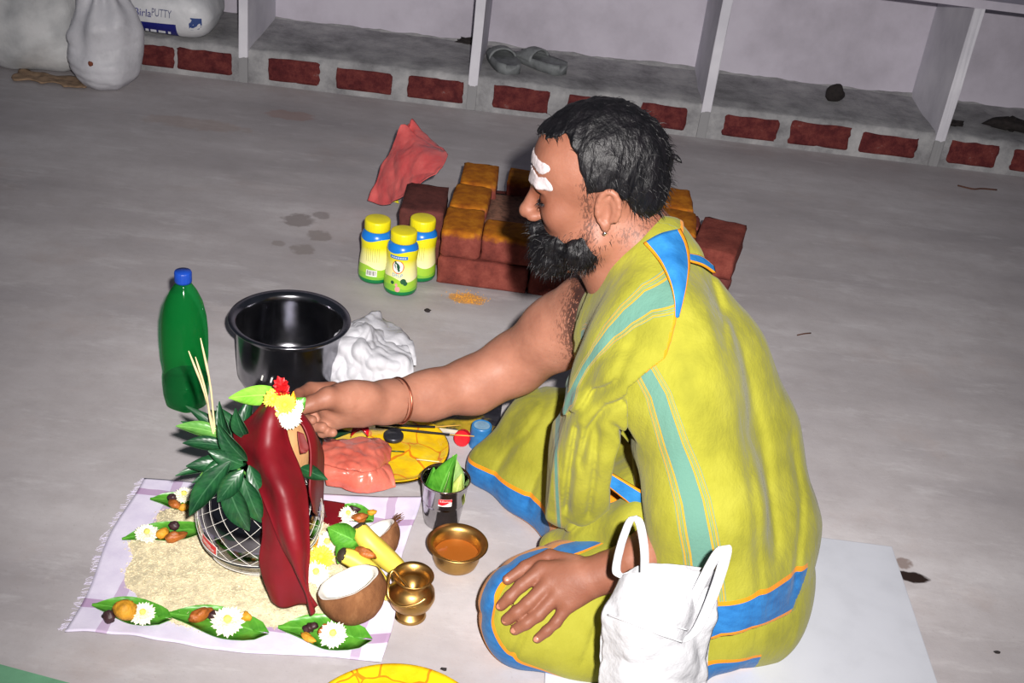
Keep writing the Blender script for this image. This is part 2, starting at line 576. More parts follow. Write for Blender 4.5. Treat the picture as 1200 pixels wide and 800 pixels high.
for (xa, _), (xb, _) in spans:
    xa, xb = xa * 0.955, xb * 0.955
    g = rough_box(xb - xa, 0.10, 0.088 + random.uniform(-0.006, 0.006), 0.012, 0.003, 3)
    g = mv(g, (0, 0, 0), rot(z=1.15)); g = mv(g, ((xa + xb) / 2, PL_Y + 0.02 * (xa + xb) / 2 + 0.0455, 0.018))
    obj('brick', g, M_expbrick, parent=kerb)

# ragged line where the plaster stops above the ledge
def skirting():
    v, f = [], []
    r_ = np.random.default_rng(8); n = 260; h = 0.03
    for i in range(n + 1):
        x = -3.2 + 6.4 * i / n
        h = min(0.020, max(0.003, h + r_.uniform(-0.004, 0.004)))
        y = 4.805 + 0.02 * x
        v += [(x, y - 0.03, PL_Z), (x, y - 0.012, PL_Z + h * 0.5), (x, y - 0.006, PL_Z + h), (x, y + 0.01, PL_Z + h + 0.003)]
    for i in range(n):
        for k in range(3): f.append([i * 4 + k, (i + 1) * 4 + k, (i + 1) * 4 + k + 1, i * 4 + k + 1])
    return np.array(v), f
obj('baseboard_back', skirting(), M_cement, kind='structure', at=(0, 4.76, PL_Z))

# white concrete partitions standing on the kerb, and the shelf slab they carry
SH_Z = 0.604
for i, (x, th) in enumerate([(-2.05, 0.034), (-1.132, 0.034), (-0.268, 0.036), (0.614, 0.036), (1.508, 0.038), (2.38, 0.036)]):
    y0 = PL_Y + 0.02 * x - 0.008
    g = rough_box(th, 4.81 + 0.02 * x - y0, SH_Z - 0.0, 0.003, 0.0012, 3)
    obj('trim_%d' % (i + 2), mv(g, (x, (4.81 + 0.02 * x + y0) / 2, 0.0)), M_partition, smooth=False, kind='structure')
v, f = slab(-3.2, 3.2, PL_Y - 0.012, 4.79, SH_Z, SH_Z + 0.03)
obj('trim_8', (slope(v), f), M_paint, smooth=False, kind='structure')

# ------------------------------------------------------------------ along the back wall
m = Nodes('white_woven_sack')
c = m.ramp(m.noise(9, 6), [(0.3, srgb(176, 178, 180)), (0.6, srgb(214, 215, 216)), (0.8, srgb(226, 226, 228))])
m.base(c, 0.55, 0, 0.4)
wv = m.n('ShaderNodeTexWave'); wv.inputs['Scale'].default_value = 130; wv.inputs['Distortion'].default_value = 1
tcn = m.n('ShaderNodeTexCoord'); m.l(tcn.outputs['Object'], wv.inputs[0])
m.bump(m.math('ADD', m.math('MULTIPLY', wv.outputs['Fac'], 0.1), m.noise(26, 6)), 0.35, 0.012)
M_sack = m.m
M_plastic_white = plain('thin_white_plastic', (198, 198, 204), 0.5, 0, 0.08, 12, 0.6, 34, 0.35)

def gathers(c0, n, amp, z0, z1, seed):
    """vertical pleats that deepen towards a tied neck"""
    def f(p):
        a = np.arctan2(p[:, 1] - c0[1], p[:, 0] - c0[0])
        t = np.clip((p[:, 2] - z0) / (z1 - z0), 0, 1)
        return amp * (0.25 + t) * np.sin(a * n + 3 * sn(p, 9, seed)) + 0.006 * sn(p, 45, seed + 1) + 0.012 * sn(p, 16, seed + 2)
    return func(f, c0, 5, 0.01, 'd')
def above(z):
    return func(lambda p: z - p[:, 2], (0, 0, 0), 9, 0.012, 'i')

b = (-1.8299, 4.1405, 0.0000)
pr = chain([(b[0] - 0.09, b[1] + 0.17, 0.16), (b[0] - 0.09, b[1] + 0.18, 0.36), (b[0] - 0.06, b[1] + 0.19, 0.56), (b[0] + 0.0, b[1] + 0.2, 0.74)], [0.215, 0.20, 0.12, 0.045], 0.06)
pr += [cone((b[0] + 0.03, b[1] + 0.09, 0.10), (b[0] + 0.06, b[1] + 0.08, 0.07), 0.09, 0.06, 0.05)]
pr += [gathers((b[0], b[1] + 0.18, 0.3), 9, 0.010, 0.15, 0.6, 31), above(0.002)]
obj('woven_sack', surface(pr, 0.011, (b[0] - 0.4, b[1] - 0.2, -0.02), (b[0] + 0.4, b[1] + 0.5, 0.82)), M_sack,
    at=(b[0], b[1] + 0.17, 0), label='large grey-white woven sack slumped in the corner, behind the tied white bag', cat='sack')
b = (-1.5765, 4.0048, 0.0000)
s2 = thing('plastic_sack', 'smaller white plastic sack gathered and tied at its top, standing on the floor', 'sack', (b[0], b[1] + 0.11, 0))
pr = chain([(b[0], b[1] + 0.12, 0.10), (b[0] + 0.01, b[1] + 0.13, 0.20), (b[0] - 0.01, b[1] + 0.15, 0.31), (b[0] - 0.02, b[1] + 0.16, 0.43)], [0.128, 0.112, 0.062, 0.028], 0.05)
pr += [cone((b[0] - 0.02, b[1] + 0.16, 0.43), (b[0] - 0.03, b[1] + 0.17, 0.51), 0.02, 0.06, 0.02)]
pr += [gathers((b[0], b[1] + 0.13, 0.2), 8, 0.008, 0.08, 0.36, 51), above(0.002)]
for k in range(4):
    z = 0.045 + 0.035 * k
    pr.append(crease([(b[0] - 0.10, z + 0.012), (b[0] - 0.02, z - 0.006 * k), (b[0] + 0.06 + 0.02 * k, z + 0.014 * (k - 1))], 0.004, 0.005))
obj('bag_body', surface(pr, 0.008, (b[0] - 0.22, b[1] - 0.08, -0.02), (b[0] + 0.22, b[1] + 0.35, 0.54)), M_plastic_white, parent=s2)
obj('stain', mv(lump(0.008, 0.003, 0.010, 8, 5, 0.2), (b[0] - 0.005, b[1] - 0.002, 0.115)), plain('rust_stain', (120, 62, 40), 0.8), parent=s2, label='small rust-brown stain')
tie = np.array([(b[0] - 0.02 + 0.027 * math.cos(a), b[1] + 0.16 + 0.027 * math.sin(a), 0.435) for a in np.linspace(0, 6.28, 16)])
obj('tie', tube(tie, 0.006, 6), M_plastic_white, parent=s2)

# flattened paper edge under the big sack
def ragged(x0, x1, y0, y1, z, th, seed, jit=0.012, n=14):
    r_ = np.random.default_rng(seed)
    rows = []
    for j in range(5):
        t = j / 4
        rows.append([(x0 + (x1 - x0) * i / n + r_.uniform(-jit, jit) * 0.4, y0 + (y1 - y0) * t + r_.uniform(-jit, jit), z + abs(r_.normal(0, jit * 0.3))) for i in range(n + 1)])
    return sheet(rows, 30, 12, th)
e0, e1 = (-1.8945, 4.0511, 0.0000), (-1.6220, 4.0449, 0.0000)
obj('paper_scrap', ragged(e0[0], e1[0], e1[1] + 0.005, e1[1] + 0.10, 0.006, 0.004, 5), plain('brown_paper', (150, 124, 100), 0.9, 0, 0.2),
    label='crumpled brown paper edge poking out under the woven sack', cat='paper', at=(e0[0], e0[1], 0))

# the printed bag lying on the kerb
m = Nodes('printed_bag')
uvn = m.n('ShaderNodeUVMap'); sp = m.n('ShaderNodeSeparateXYZ'); m.l(uvn.outputs[0], sp.inputs[0])
u, w = sp.outputs[0], sp.outputs[1]
c = m.ramp(m.noise(14, 5), [(0.3, srgb(196, 198, 202)), (0.7, srgb(222, 223, 226))])
rect = m.math('MULTIPLY', m.step(u, 0.10, 0.70), m.step(w, 0.06, 0.40))
c = m.mix(rect, c, srgb(30, 34, 118))
rect = m.math('MULTIPLY', m.step(u, 0.18, 0.52), m.step(w, 0.90, 0.99))
c = m.mix(rect, c, srgb(24, 92, 74))
rect = m.math('MULTIPLY', m.step(u, 0.82, 0.93), m.step(w, 0.30, 0.52))
c = m.mix(m.math('MULTIPLY', rect, m.step(m.noise(40, 2), 0.45)), c, srgb(52, 74, 130))
m.base(c, 0.45, 0, 0.4); m.bump(m.noise(24, 5), 0.3, 0.012)
M_putty = m.m
px0, px1 = -1.66, -1.255
bag = thing('cement_bag', 'white printed bag with a dark blue band lying on the brick kerb', 'bag', ((px0 + px1) / 2, 4.46, PL_Z))
def pillow(x0, x1, yc, zb, w, h, nu=40, nv=40):
    v, f, uv = [], [], []
    for i in range(nu + 1):
        u = i / nu; e = min(1, (1 - (2 * u - 1) ** 6))
        ry = w / 2 * (0.55 + 0.45 * e ** 0.6); rz = h / 2 * max(0.12, e ** 0.55)
        for j in range(nv):
            a = 2 * math.pi * j / nv
            ca, sa = math.cos(a), math.sin(a)
            sq = lambda s: math.copysign(abs(s) ** 0.75, s)
            p = np.array([[x0 + (x1 - x0) * u, yc + ry * sq(-ca), zb + h / 2 + rz * sq(sa)]])
            k = 0.008 * float(sn(p, 22, 71)[0])
            v.append((p[0, 0], p[0, 1] - ca * k, max(zb + 0.001, p[0, 2] + sa * k)))
            uv.append((u, (sa * 0.5 + 0.5) if ca > -0.2 else 0.0))
    for i in range(nu):
        for j in range(nv):
            j2 = (j + 1) % nv
            f.append([i * nv + j, i * nv + j2, (i + 1) * nv + j2, (i + 1) * nv + j])
    f.append([j for j in range(nv)][::-1]); f.append([nu * nv + j for j in range(nv)])
    return np.array(v), f, np.array(uv)
obj('bag_body', pillow(px0, px1, 4.46, PL_Z + 0.002, 0.30, 0.185), M_putty, parent=bag)
M_navy = plain('navy_print', (38, 44, 128), 0.6)
Rt = rot(x=78, z=-2)
obj('lettering', mv(text_geo('Birla', 0.038), (-1.4914, 4.2980, 0.2303), Rt @ np.diag([0.95, 1, 1])), M_navy, parent=bag, smooth=False, label='dark blue bold lettering')
obj('lettering', mv(text_geo('PUTTY', 0.040), (-1.4220, 4.2980, 0.2360), Rt @ np.diag([0.62, 1, 1])), plain('slate_print', (96, 100, 128), 0.6), parent=bag, smooth=False, label='thin grey-blue lettering')
obj('lettering', mv(join(*[mv(rect_geo(w_, 0.009, 1), (x_, 0, 0)) for w_, x_ in ((0.012, -0.05), (0.022, -0.026), (0.026, 0.006), (0.010, 0.034))]), (-1.4292, 4.3030, 0.1677), rot(x=100, z=-2)), plain('white_lettering', (200, 202, 210), 0.6), parent=bag, smooth=False, label='small white lettering on the band')

# slippers on the ledge
M_slip = plain('grey_rubber', (120, 124, 126), 0.7, 0, 0.15, 40, 0.2)
def slipper(base, ang):
    L, W = 0.25, 0.095
    out = []
    def w_(t): return W / 2 * (0.78 + 0.28 * math.sin(min(1, t * 1.05) * 2.6 + 0.25)) * (1 - max(0, t - 0.86) ** 2 * 22) * (1 - max(0, 0.10 - t) ** 2 * 45)
    rows = []
    n = 16
    v, f = [], []
    for i in range(n + 1):
        t = i / n; w = max(0.012, w_(t))
        for s, z in ((-1, 0), (1, 0), (1.06, 0.016), (0.98, 0.03), (0.8, 0.024), (-0.8, 0.024), (-0.98, 0.03), (-1.06, 0.016)):
            v.append((s * w, -L / 2 + L * t, z + 0.012 * (1 - t) * (z > 0)))
    for i in range(n):
        for k in range(8): f.append([i * 8 + k, i * 8 + (k + 1) % 8, (i + 1) * 8 + (k + 1) % 8, (i + 1) * 8 + k])
    f.append(list(range(8))[::-1]); f.append([n * 8 + k for k in range(8)])
    # broad band over the toes
    rows = []
    for t in (0.50, 0.60, 0.72, 0.84, 0.96):
        w = w_(t) * 1.05; hh = 0.062 if t < 0.7 else 0.062 - (t - 0.7) * 0.13
        rows.append([(w * math.cos(a), -L / 2 + L * t + (0.03 * math.sin(a) * (0.6 - t)), 0.02 + (hh - 0.02) * math.sin(a)) for a in np.linspace(0.0, math.pi, 9)])
    band = sheet(rows, 18, 10, 0.007)
    R = rot(z=ang)
    return mv((np.array(v), f), base, R), mv(band, base, R)
for nm, px, ang, lab in (('slipper', (-0.1726, 4.5590, 0.1300), 18, 'grey rubber slipper on the ledge, the one beside the white partition'),
                         ('slipper', (-0.0311, 4.6096, 0.1300), 48, 'grey rubber slipper on the ledge, farther from the white partition')):
    t = thing(nm, lab, 'slipper', (px[0], px[1], PL_Z), 'pair of slippers on the ledge')
    a_, b_ = slipper((px[0], px[1], PL_Z + 0.002), ang)
    obj('sole', a_, M_slip, parent=t); obj('strap', b_, M_slip, parent=t)

# dark lumps on the ledge
M_dark = plain('dark_clod', (34, 28, 28), 0.9, 0, 0.3, 60, 0.4)
p = (1.1427, 4.6476, 0.1300)
obj('stone', mv(lump(0.035, 0.025, 0.038, 14, 9, 0.14, 2.5, 3), (p[0], p[1], PL_Z + 0.034), rot(y=25)), M_dark, at=(p[0], p[1], PL_Z),
    label='lone black stone leaning on the ledge by the wall', cat='stone')
for (px, py, s, k, lab) in ((1183, 150, 1.25, 4, 'ragged black clump of debris at the far end of the ledge'), (1118, 146, 0.6, 5, 'small black crumb of debris beside the fourth partition'),
                            (552, 50, 0.7, 6, 'small dark clod behind the second partition')):
    p = (1.1427, 4.6476, 0.1300) if False else None
    q = {1183: (1.8127, 4.5600, 0.1300), 1118: (1.5859, 4.5232, 0.1300), 552: (-0.3271, 4.7778, 0.1300)}[px]
    obj('debris', mv(lump(0.06 * s, 0.03 * s, 0.022 * s, 16, 9, 0.35, 4.5, k), (q[0], q[1], PL_Z + 0.016 * s)), M_dark, at=(q[0], q[1], PL_Z), label=lab, cat='debris')

# twig, wire and pebbles on the floor
M_twig = plain('brown_twig', (84, 52, 40), 0.8)
p = (1.6436, 4.2087, 0.0000); q = (1.5559, 4.2124, 0.0000)
obj('twig', tube(spline([(q[0], q[1], 0.003), (q[0] + 0.05, q[1] - 0.02, 0.004), (p[0], p[1], 0.004), (p[0] + 0.06, p[1] + 0.01, 0.003)], 14), 0.003, 5), M_twig, at=(q[0], q[1], 0), label='thin dark bent twig on the floor below the fourth partition', cat='twig')
p = (0.7836, 2.8768, 0.0000)
obj('twig', tube(spline([(p[0] - 0.02, p[1] - 0.008, 0.003), (p[0], p[1], 0.006), (p[0] + 0.02, p[1] + 0.012, 0.004)], 8), 0.002, 5), M_twig, at=(p[0], p[1], 0), label='tiny dark twig alone on the bare floor behind the man', cat='twig')
p = (-0.2290, 2.7405, -0.0000)
obj('pebble', mv(lump(0.009, 0.006, 0.005, 8, 5, 0.2, 3, 9), (p[0], p[1], 0.004)), M_dark, at=(p[0], p[1], 0), label='dark pebble on the floor in front of the brick hearth', cat='pebble')
for k, (p, lab) in enumerate((((-0.1818, 1.4613, 0.0000), 'black crumb by the corner of the white cloth'), ((-0.0442, 1.4873, 0.0000), 'black crumb on the floor beyond the yellow tray'), ((0.9694, 1.7075, 0.0000), 'dark crumb on the floor beside the white board'))):
    obj('pebble', mv(lump(0.006, 0.003, 0.003, 8, 5, 0.2, 3, 20 + k), (p[0], p[1], 0.0025)), M_dark, at=(p[0], p[1], 0), label=lab, cat='pebble')

# ------------------------------------------------------------------ brick hearth
def brick_mat(name, powder):
    m = Nodes(name)
    c = m.ramp(m.noise(16, 8, rough=0.75), [(0.25, srgb(74, 34, 32)), (0.5, srgb(122, 60, 52)), (0.72, srgb(148, 80, 68))])
    if powder == 2:
        c = m.ramp(m.noise(12, 8, rough=0.75), [(0.25, srgb(48, 28, 28)), (0.55, srgb(98, 54, 50)), (0.78, srgb(128, 70, 64))])
    if powder == 1:
        tc = m.n('ShaderNodeTexCoord'); sp = m.n('ShaderNodeSeparateXYZ'); m.l(tc.outputs['Object'], sp.inputs[0])
        e = m.math('ADD', sp.outputs[2], m.math('MULTIPLY', m.math('SUBTRACT', m.noise(22, 5, rough=0.7), 0.5), 0.05))
        f = m.ramp(e, [(0.060, (0, 0, 0, 1)), (0.074, (1, 1, 1, 1))])
        c = m.mix(m.math('MULTIPLY', f, 0.9), c, m.ramp(m.noise(30, 6), [(0.3, srgb(134, 72, 16)), (0.55, srgb(178, 108, 18)), (0.75, srgb(198, 134, 34))]))
    m.base(c, 0.9, 0, 0.15); m.bump(m.noise(90, 8, rough=0.75), 0.5, 0.004)
    return m.m
M_br, M_brp, M_brd = brick_mat('red_brick', 0), brick_mat('turmeric_brick', 1), brick_mat('sooty_brick', 2)
hx, hy = -0.228, 2.906
hearth = thing('brick_hearth', 'square fire pit of loose red bricks smeared with yellow powder', 'fire pit', (hx + 0.36, hy + 0.3, 0))
BH = 0.081
def brick(x, y, z, sx, sy, mat, ang=0.0, h=BH, lab=None):
    g = rough_box(sx, sy, h - 0.001, 0.011, 0.0022, 3)
    o = obj('brick', mv(g, (0, 0, 0)), mat, parent=None)
    o.parent = hearth; o.location = Vector((x, y, z)) - hearth.location; o.rotation_euler = (0, 0, math.radians(ang))
    if lab: o['label'] = lab
    return o
# lower course
for k in range(3): brick(hx + 0.125 + 0.252 * k, hy + 0.055, 0, 0.248, 0.108, M_br, random.uniform(-1, 1))
for k in range(3): brick(hx + 0.125 + 0.252 * k, hy + 0.47, 0, 0.248, 0.108, M_br, random.uniform(-1, 1))
for s in (0.055, 0.69): brick(hx + s, hy + 0.265, 0, 0.108, 0.29, M_br)
# upper course: left column, right column, front and back rows
brick(hx + 0.056, hy + 0.085, BH, 0.108, 0.165, M_brp, 0.8)
brick(hx + 0.060, hy + 0.258, BH, 0.107, 0.165, M_brp, -1.2)
brick(hx + 0.070, hy + 0.435, BH, 0.108, 0.172, M_brp, 1.5)
brick(hx + 0.225, hy + 0.060, BH, 0.222, 0.110, M_brp, -0.6)
brick(hx + 0.455, hy + 0.060, BH, 0.222, 0.110, M_brp, 0.8)
brick(hx + 0.270, hy + 0.465, BH, 0.232, 0.108, M_brp, 0.5)
brick(hx + 0.510, hy + 0.465, BH, 0.232, 0.108, M_brp, -0.8)
brick(hx + 0.640, hy + 0.090, BH, 0.110, 0.17, M_brp, -8)
brick(hx + 0.655, hy + 0.270, BH, 0.110, 0.17, M_brp, -5)
brick(hx + 0.655, hy + 0.440, BH, 0.110, 0.16, M_brp, 0)
# dark bricks against both sides
brick(hx - 0.066, hy + 0.205, 0, 0.125, 0.20, M_brd, 0, BH)
brick(hx - 0.066, hy + 0.205, BH, 0.122, 0.20, M_brd, 1.5, BH, 'sooty dark brick on the outer side')
brick(hx + 0.765, hy + 0.215, 0, 0.115, 0.225, M_brd, -6, BH)
brick(hx + 0.772, hy + 0.205, BH, 0.125, 0.235, M_br, -14, BH)
# fill of dry husks
grain_v, grain_f = [], []
r_ = np.random.default_rng(12)
oct_f = [[0, 2, 4], [2, 1, 4], [1, 3, 4], [3, 0, 4], [2, 0, 5], [1, 2, 5], [3, 1, 5], [0, 3, 5]]
def grains(n, sampler, L, W, r_):
    """n small grains as spindle-shaped octahedra"""
    v = np.zeros((n, 6, 3)); base = np.array([[L, 0, 0], [-L, 0, 0], [0, W, 0], [0, -W, 0], [0, 0, W], [0, 0, -W]])
    for i in range(n):
        a, b = r_.uniform(0, 6.28), r_.normal(0, 0.35)
        ca, sa, cb, sb = math.cos(a), math.sin(a), math.cos(b), math.sin(b)
        R = np.array([[ca * cb, -sa, ca * sb], [sa * cb, ca, sa * sb], [-sb, 0, cb]])
        v[i] = base * r_.uniform(0.75, 1.2) @ R.T + sampler()
    f = (np.array(oct_f)[None] + 6 * np.arange(n)[:, None, None]).reshape(-1, 3)
    return v.reshape(-1, 3), f
def samp():
    x, y = r_.uniform(hx + 0.112, hx + 0.60), r_.uniform(hy + 0.112, hy + 0.415)
    return np.array([x, y, 0.102 + 0.012 * math.sin(x * 14) * math.cos(y * 11) + r_.uniform(-0.004, 0.004)])
mound = sheet([[(hx + 0.108 + 0.50 * i / 5, hy + 0.108 + 0.312 * j / 4, 0.100 + 0.012 * math.sin((hx + 0.108 + 0.1 * i) * 14) * math.cos((hy + 0.108 + 0.078 * j) * 11)) for i in range(6)] for j in range(5)], 24, 18, 0.03)
M_husk = plain('dry_husk', (168, 124, 98), 0.9, 0, 0.35, 60, 0.3, 200)
obj('ember_bed', mound, plain('sandy_fill', (124, 84, 66), 0.95, 0, 0.3, 60, 0.4, 160), parent=hearth, label='bed of brown husk filling the pit')
obj('husk', grains(2600, samp, 0.0075, 0.0028, r_), M_husk, parent=hearth, smooth=False, kind='stuff')

# loose turmeric powder in front of the hearth
def samp2():
    c0 = (-0.1328, 2.8400, 0.0000)
    return np.array([c0[0] + r_.normal(0, 0.022), c0[1] + r_.normal(0, 0.016), 0.0012])
c0 = (-0.1328, 2.8400, 0.0000)
obj('turmeric_powder', grains(220, samp2, 0.0022, 0.0014, r_), plain('turmeric', (214, 150, 48), 0.9), at=c0, smooth=False, kind='stuff', label='sprinkle of yellow powder on the floor in front of the hearth', cat='powder')

# ------------------------------------------------------------------ polythene bag beside the hearth
m = Nodes('red_polythene')
m.base(m.ramp(m.noise(14, 5), [(0.3, srgb(196, 74, 78)), (0.7, srgb(222, 110, 106))]), 0.25, 0, 0.5)
m.b.inputs['Transmission Weight'].default_value = 0.0
m.b.inputs['Subsurface Weight'].default_value = 0.15
m.b.inputs['Subsurface Radius'].default_value = (0.03, 0.006, 0.005)
m.bump(m.noise(24, 3, rough=0.5), 0.4, 0.012)
M_redpoly = m.m
def crum(a1, f1, a2, f2, seed):
    """sharp creases over soft billows"""
    def f(U, V_, G):
        p = G.reshape(-1, 3)
        w = p + 0.012 * np.stack([sn(p, f1, seed + 5), sn(p, f1, seed + 6), sn(p, f1, seed + 7)], 1)
        d = a1 * np.abs(sn(w, f1, seed)) + 0.55 * a1 * np.abs(sn(w, f1 * 2.2, seed + 1)) + a2 * np.abs(sn(w, f2 * 1.6, seed + 2))
        return (d - 0.6 * a1).reshape(U.shape)
    return f
rb = thing('polythene_bag', 'pinkish red polythene bag crumpled upright behind the sooty bricks', 'bag', (-0.4185, 3.4201, 0.0000))
rows = [[(-0.4907, 3.3500, 0.0224), (-0.4287, 3.3000, 0.0381), (-0.3559, 3.2200, 0.1200), (-0.3028, 3.2000, 0.1808)],
        [(-0.4736, 3.3700, 0.0812), (-0.4142, 3.3100, 0.1134), (-0.3456, 3.2500, 0.1656), (-0.2769, 3.2200, 0.1975)],
        [(-0.4506, 3.4000, 0.1447), (-0.4035, 3.3500, 0.1756), (-0.3370, 3.3000, 0.1982), (-0.2624, 3.2600, 0.2077)],
        [(-0.4300, 3.4300, 0.2023), (-0.3973, 3.4000, 0.2067), (-0.3513, 3.3600, 0.2167), (-0.2596, 3.3200, 0.2145)],
        [(-0.4171, 3.4500, 0.2406), (-0.3988, 3.4500, 0.2403), (-0.3651, 3.4200, 0.2256), (-0.2863, 3.3800, 0.2073)]]
obj('front_sheet', sheet(rows, 64, 64, 0.002, crum(0.009, 26, 0.002, 60, 81)), M_redpoly, parent=rb)
rows2 = [[(p[0] + (0.012 if i == 0 else 0), p[1] + 0.10 * math.sin(math.pi * (0.1 + 0.8 * i / 3)), p[2] * 0.95) for i, p in enumerate(r)] for r in rows]
obj('back_sheet', sheet(rows2, 30, 30, 0.002, crum(0.010, 30, 0.004, 60, 85)), M_redpoly, parent=rb)
p = (-0.4171, 3.3934, 0.0000)
obj('wrapper', sheet([[(p[0] - 0.012, p[1], 0.004), (p[0] + 0.0, p[1] - 0.005, 0.012), (p[0] + 0.016, p[1], 0.006)], [(p[0] - 0.016, p[1] + 0.01, 0.016), (p[0], p[1] + 0.004, 0.026), (p[0] + 0.012, p[1] + 0.01, 0.02)], [(p[0] - 0.01, p[1] + 0.024, 0.02), (p[0] + 0.003, p[1] + 0.02, 0.034), (p[0] + 0.015, p[1] + 0.03, 0.024)]], 12, 12, 0.002, crum(0.006, 120, 0.002, 200, 5)),
    plain('yellow_foil', (226, 212, 50), 0.25, 0, 0.1), at=p, label='small crumpled yellow wrapper between the red polythene bag and sooty bricks', cat='wrapper')

# ------------------------------------------------------------------ three jars
JP = [(0.0, 0.001), (0.044, 0.001), (0.0465, 0.006), (0.0475, 0.012), (0.047, 0.03), (0.0445, 0.06), (0.0415, 0.085), (0.0425, 0.105), (0.0445, 0.122), (0.0425, 0.134), (0.036, 0.142), (0.031, 0.146), (0.0, 0.146)]
JP = [(r * 0.95, z) for r, z in JP]
def jar_r(z):
    zs = [p[1] for p in JP[1:-1]]; rs = [p[0] for p in JP[1:-1]]
    return float(np.interp(z, zs, rs))
m = Nodes('jar_print')
tc = m.n('ShaderNodeTexCoord'); sp = m.n('ShaderNodeSeparateXYZ'); m.l(tc.outputs['Object'], sp.inputs[0])
z = sp.outputs[2]
sx = m.math('MULTIPLY', m.math('SINE', m.math('MULTIPLY', sp.outputs[0], 70.0)), 0.006)
zz = m.math('ADD', z, sx)
c = m.ramp(m.math('MULTIPLY', z, 6.0), [(0.22, srgb(246, 240, 196)), (0.48, srgb(244, 240, 150)), (0.62, srgb(236, 226, 30))])
c = m.mix(m.step(zz, -1, 0.048), c, srgb(160, 206, 60))
c = m.mix(m.step(zz, -1, 0.026), c, srgb(130, 192, 60))
c = m.mix(m.step(z, -1, 0.014), c, srgb(14, 122, 66))
c = m.mix(m.step(m.math('SUBTRACT', z, m.math('MULTIPLY', sx, 0.7)), 0.126), c, srgb(28, 122, 214))
m.base(c, 0.28, 0, 0.5)
M_jar = m.m
M_jarlid = plain('yellow_plastic', (238, 224, 26), 0.4, 0, 0.05)
M_white = plain('white_print', (238, 238, 232), 0.5, 0, 0.04)
M_orange = plain('orange_print', (226, 128, 60), 0.5)
M_dgreen = plain('green_print', (26, 84, 52), 0.5)
M_azure = plain('azure_print', (34, 122, 206), 0.5)
M_pinkp = plain('pink_print', (236, 160, 160), 0.5)
M_ink = plain('dark_ink', (70, 66, 60), 0.5)
JARS = [(((-0.3169, 2.8340, 0.0000)), 'yellow jar in front of the other two, its round emblem facing out', 0), ((-0.3944, 2.8839, 0.0000), 'yellow jar nearest the bare floor, showing a white barcode', 1), ((-0.2785, 2.9276, 0.0000), 'yellow jar tucked beside the front brick of the hearth', 2)]
face = math.radians(-97)
for p, lab, kind in JARS:
    j = thing('jar', lab, 'jar', (p[0], p[1] + 0.012, 0), 'yellow lidded jars by the hearth')
    L0 = np.array(j.location)
    obj('jar_body', mv(lathe(JP, 36), L0), M_jar, parent=j)
    ridge = lambda a, z: 0.012 * math.sin(a * 24)
    obj('lid', mv(lathe([(0.0, 0.146), (0.0335, 0.146), (0.0345, 0.149), (0.0345, 0.170), (0.033, 0.174), (0.030, 0.175), (0.0, 0.175)], 72, lambda a, z: 0.014 * math.sin(a * 26) if 0.148 < z < 0.171 else 0), L0), M_jarlid, parent=j)
    P_ = lambda g, z0, da=0.0, lift=0.0005: mv(wrap(g, jar_r, z0, face + da, lift), L0)
    if kind == 0:
        obj('banner', P_(rect_geo(0.050, 0.010, 12), 0.112), M_azure, parent=j, smooth=False, label='blue ribbon banner')
        obj('lettering', P_(join(*[mv(rect_geo(0.004, 0.003, 2), (-0.018 + 0.006 * k, 0, 0)) for k in range(7)]), 0.112, 0, 0.001), M_white, parent=j, smooth=False)
        obj('emblem', P_(disc_geo(0.0165, 0.0195), 0.085), M_orange, parent=j, smooth=False, label='round orange and white emblem')
        obj('emblem_field', P_(disc_geo(0.0138, 0.0165), 0.0855, 0, 0.001), M_white, parent=j, smooth=False)
        obj('emblem_leaf', P_(join(mv(disc_geo(0.0066, 0.0105), (-0.002, 0, 0), rot(z=25)), mv(disc_geo(0.0022, 0.006), (-0.006, 0.010, 0), rot(z=30)), mv(disc_geo(0.003, 0.004), (0.003, -0.011, 0))), 0.087, 0, 0.0015), M_dgreen, parent=j, smooth=False)
        obj('lettering', P_(text_geo('DELP', 0.013), 0.061), M_azure, parent=j, smooth=False)
        obj('tree_print', P_(join(mv(disc_geo(0.008, 0.008), (0.017, 0.012, 0)), mv(disc_geo(0.006, 0.006), (0.023, 0.006, 0)), mv(disc_geo(0.005, 0.005), (-0.012, 0.006, 0))), 0.033), M_dgreen, parent=j, smooth=False)
        obj('figure_print', P_(join(mv(disc_geo(0.0035, 0.0045), (-0.001, 0.012, 0)), mv(disc_geo(0.007, 0.008), (0.003, 0.0, 0))), 0.022), M_pinkp, parent=j, smooth=False)
    elif kind == 1:
        obj('barcode_panel', P_(rect_geo(0.030, 0.018, 8), 0.033, 0.05), M_white, parent=j, smooth=False, label='white barcode panel')
        obj('barcode', P_(join(*[mv(rect_geo(0.0011 + 0.0008 * (k % 3 == 0), 0.013, 1), (-0.0115 + 0.0029 * k, 0.001, 0)) for k in range(9)]), 0.033, 0.05, 0.001), M_ink, parent=j, smooth=False)
        obj('fine_print', P_(join(*[mv(rect_geo(0.0009, 0.040, 1), (-0.017 + 0.0058 * k, 0, 0)) for k in range(7)]), 0.085, 0.05), plain('olive_print', (150, 150, 60), 0.5), parent=j, smooth=False)
    else:
        obj('fine_print', P_(join(*[mv(rect_geo(0.0009, 0.040, 1), (-0.017 + 0.0058 * k, 0, 0)) for k in range(7)]), 0.085), plain('olive_print', (150, 150, 60), 0.5), parent=j, smooth=False)

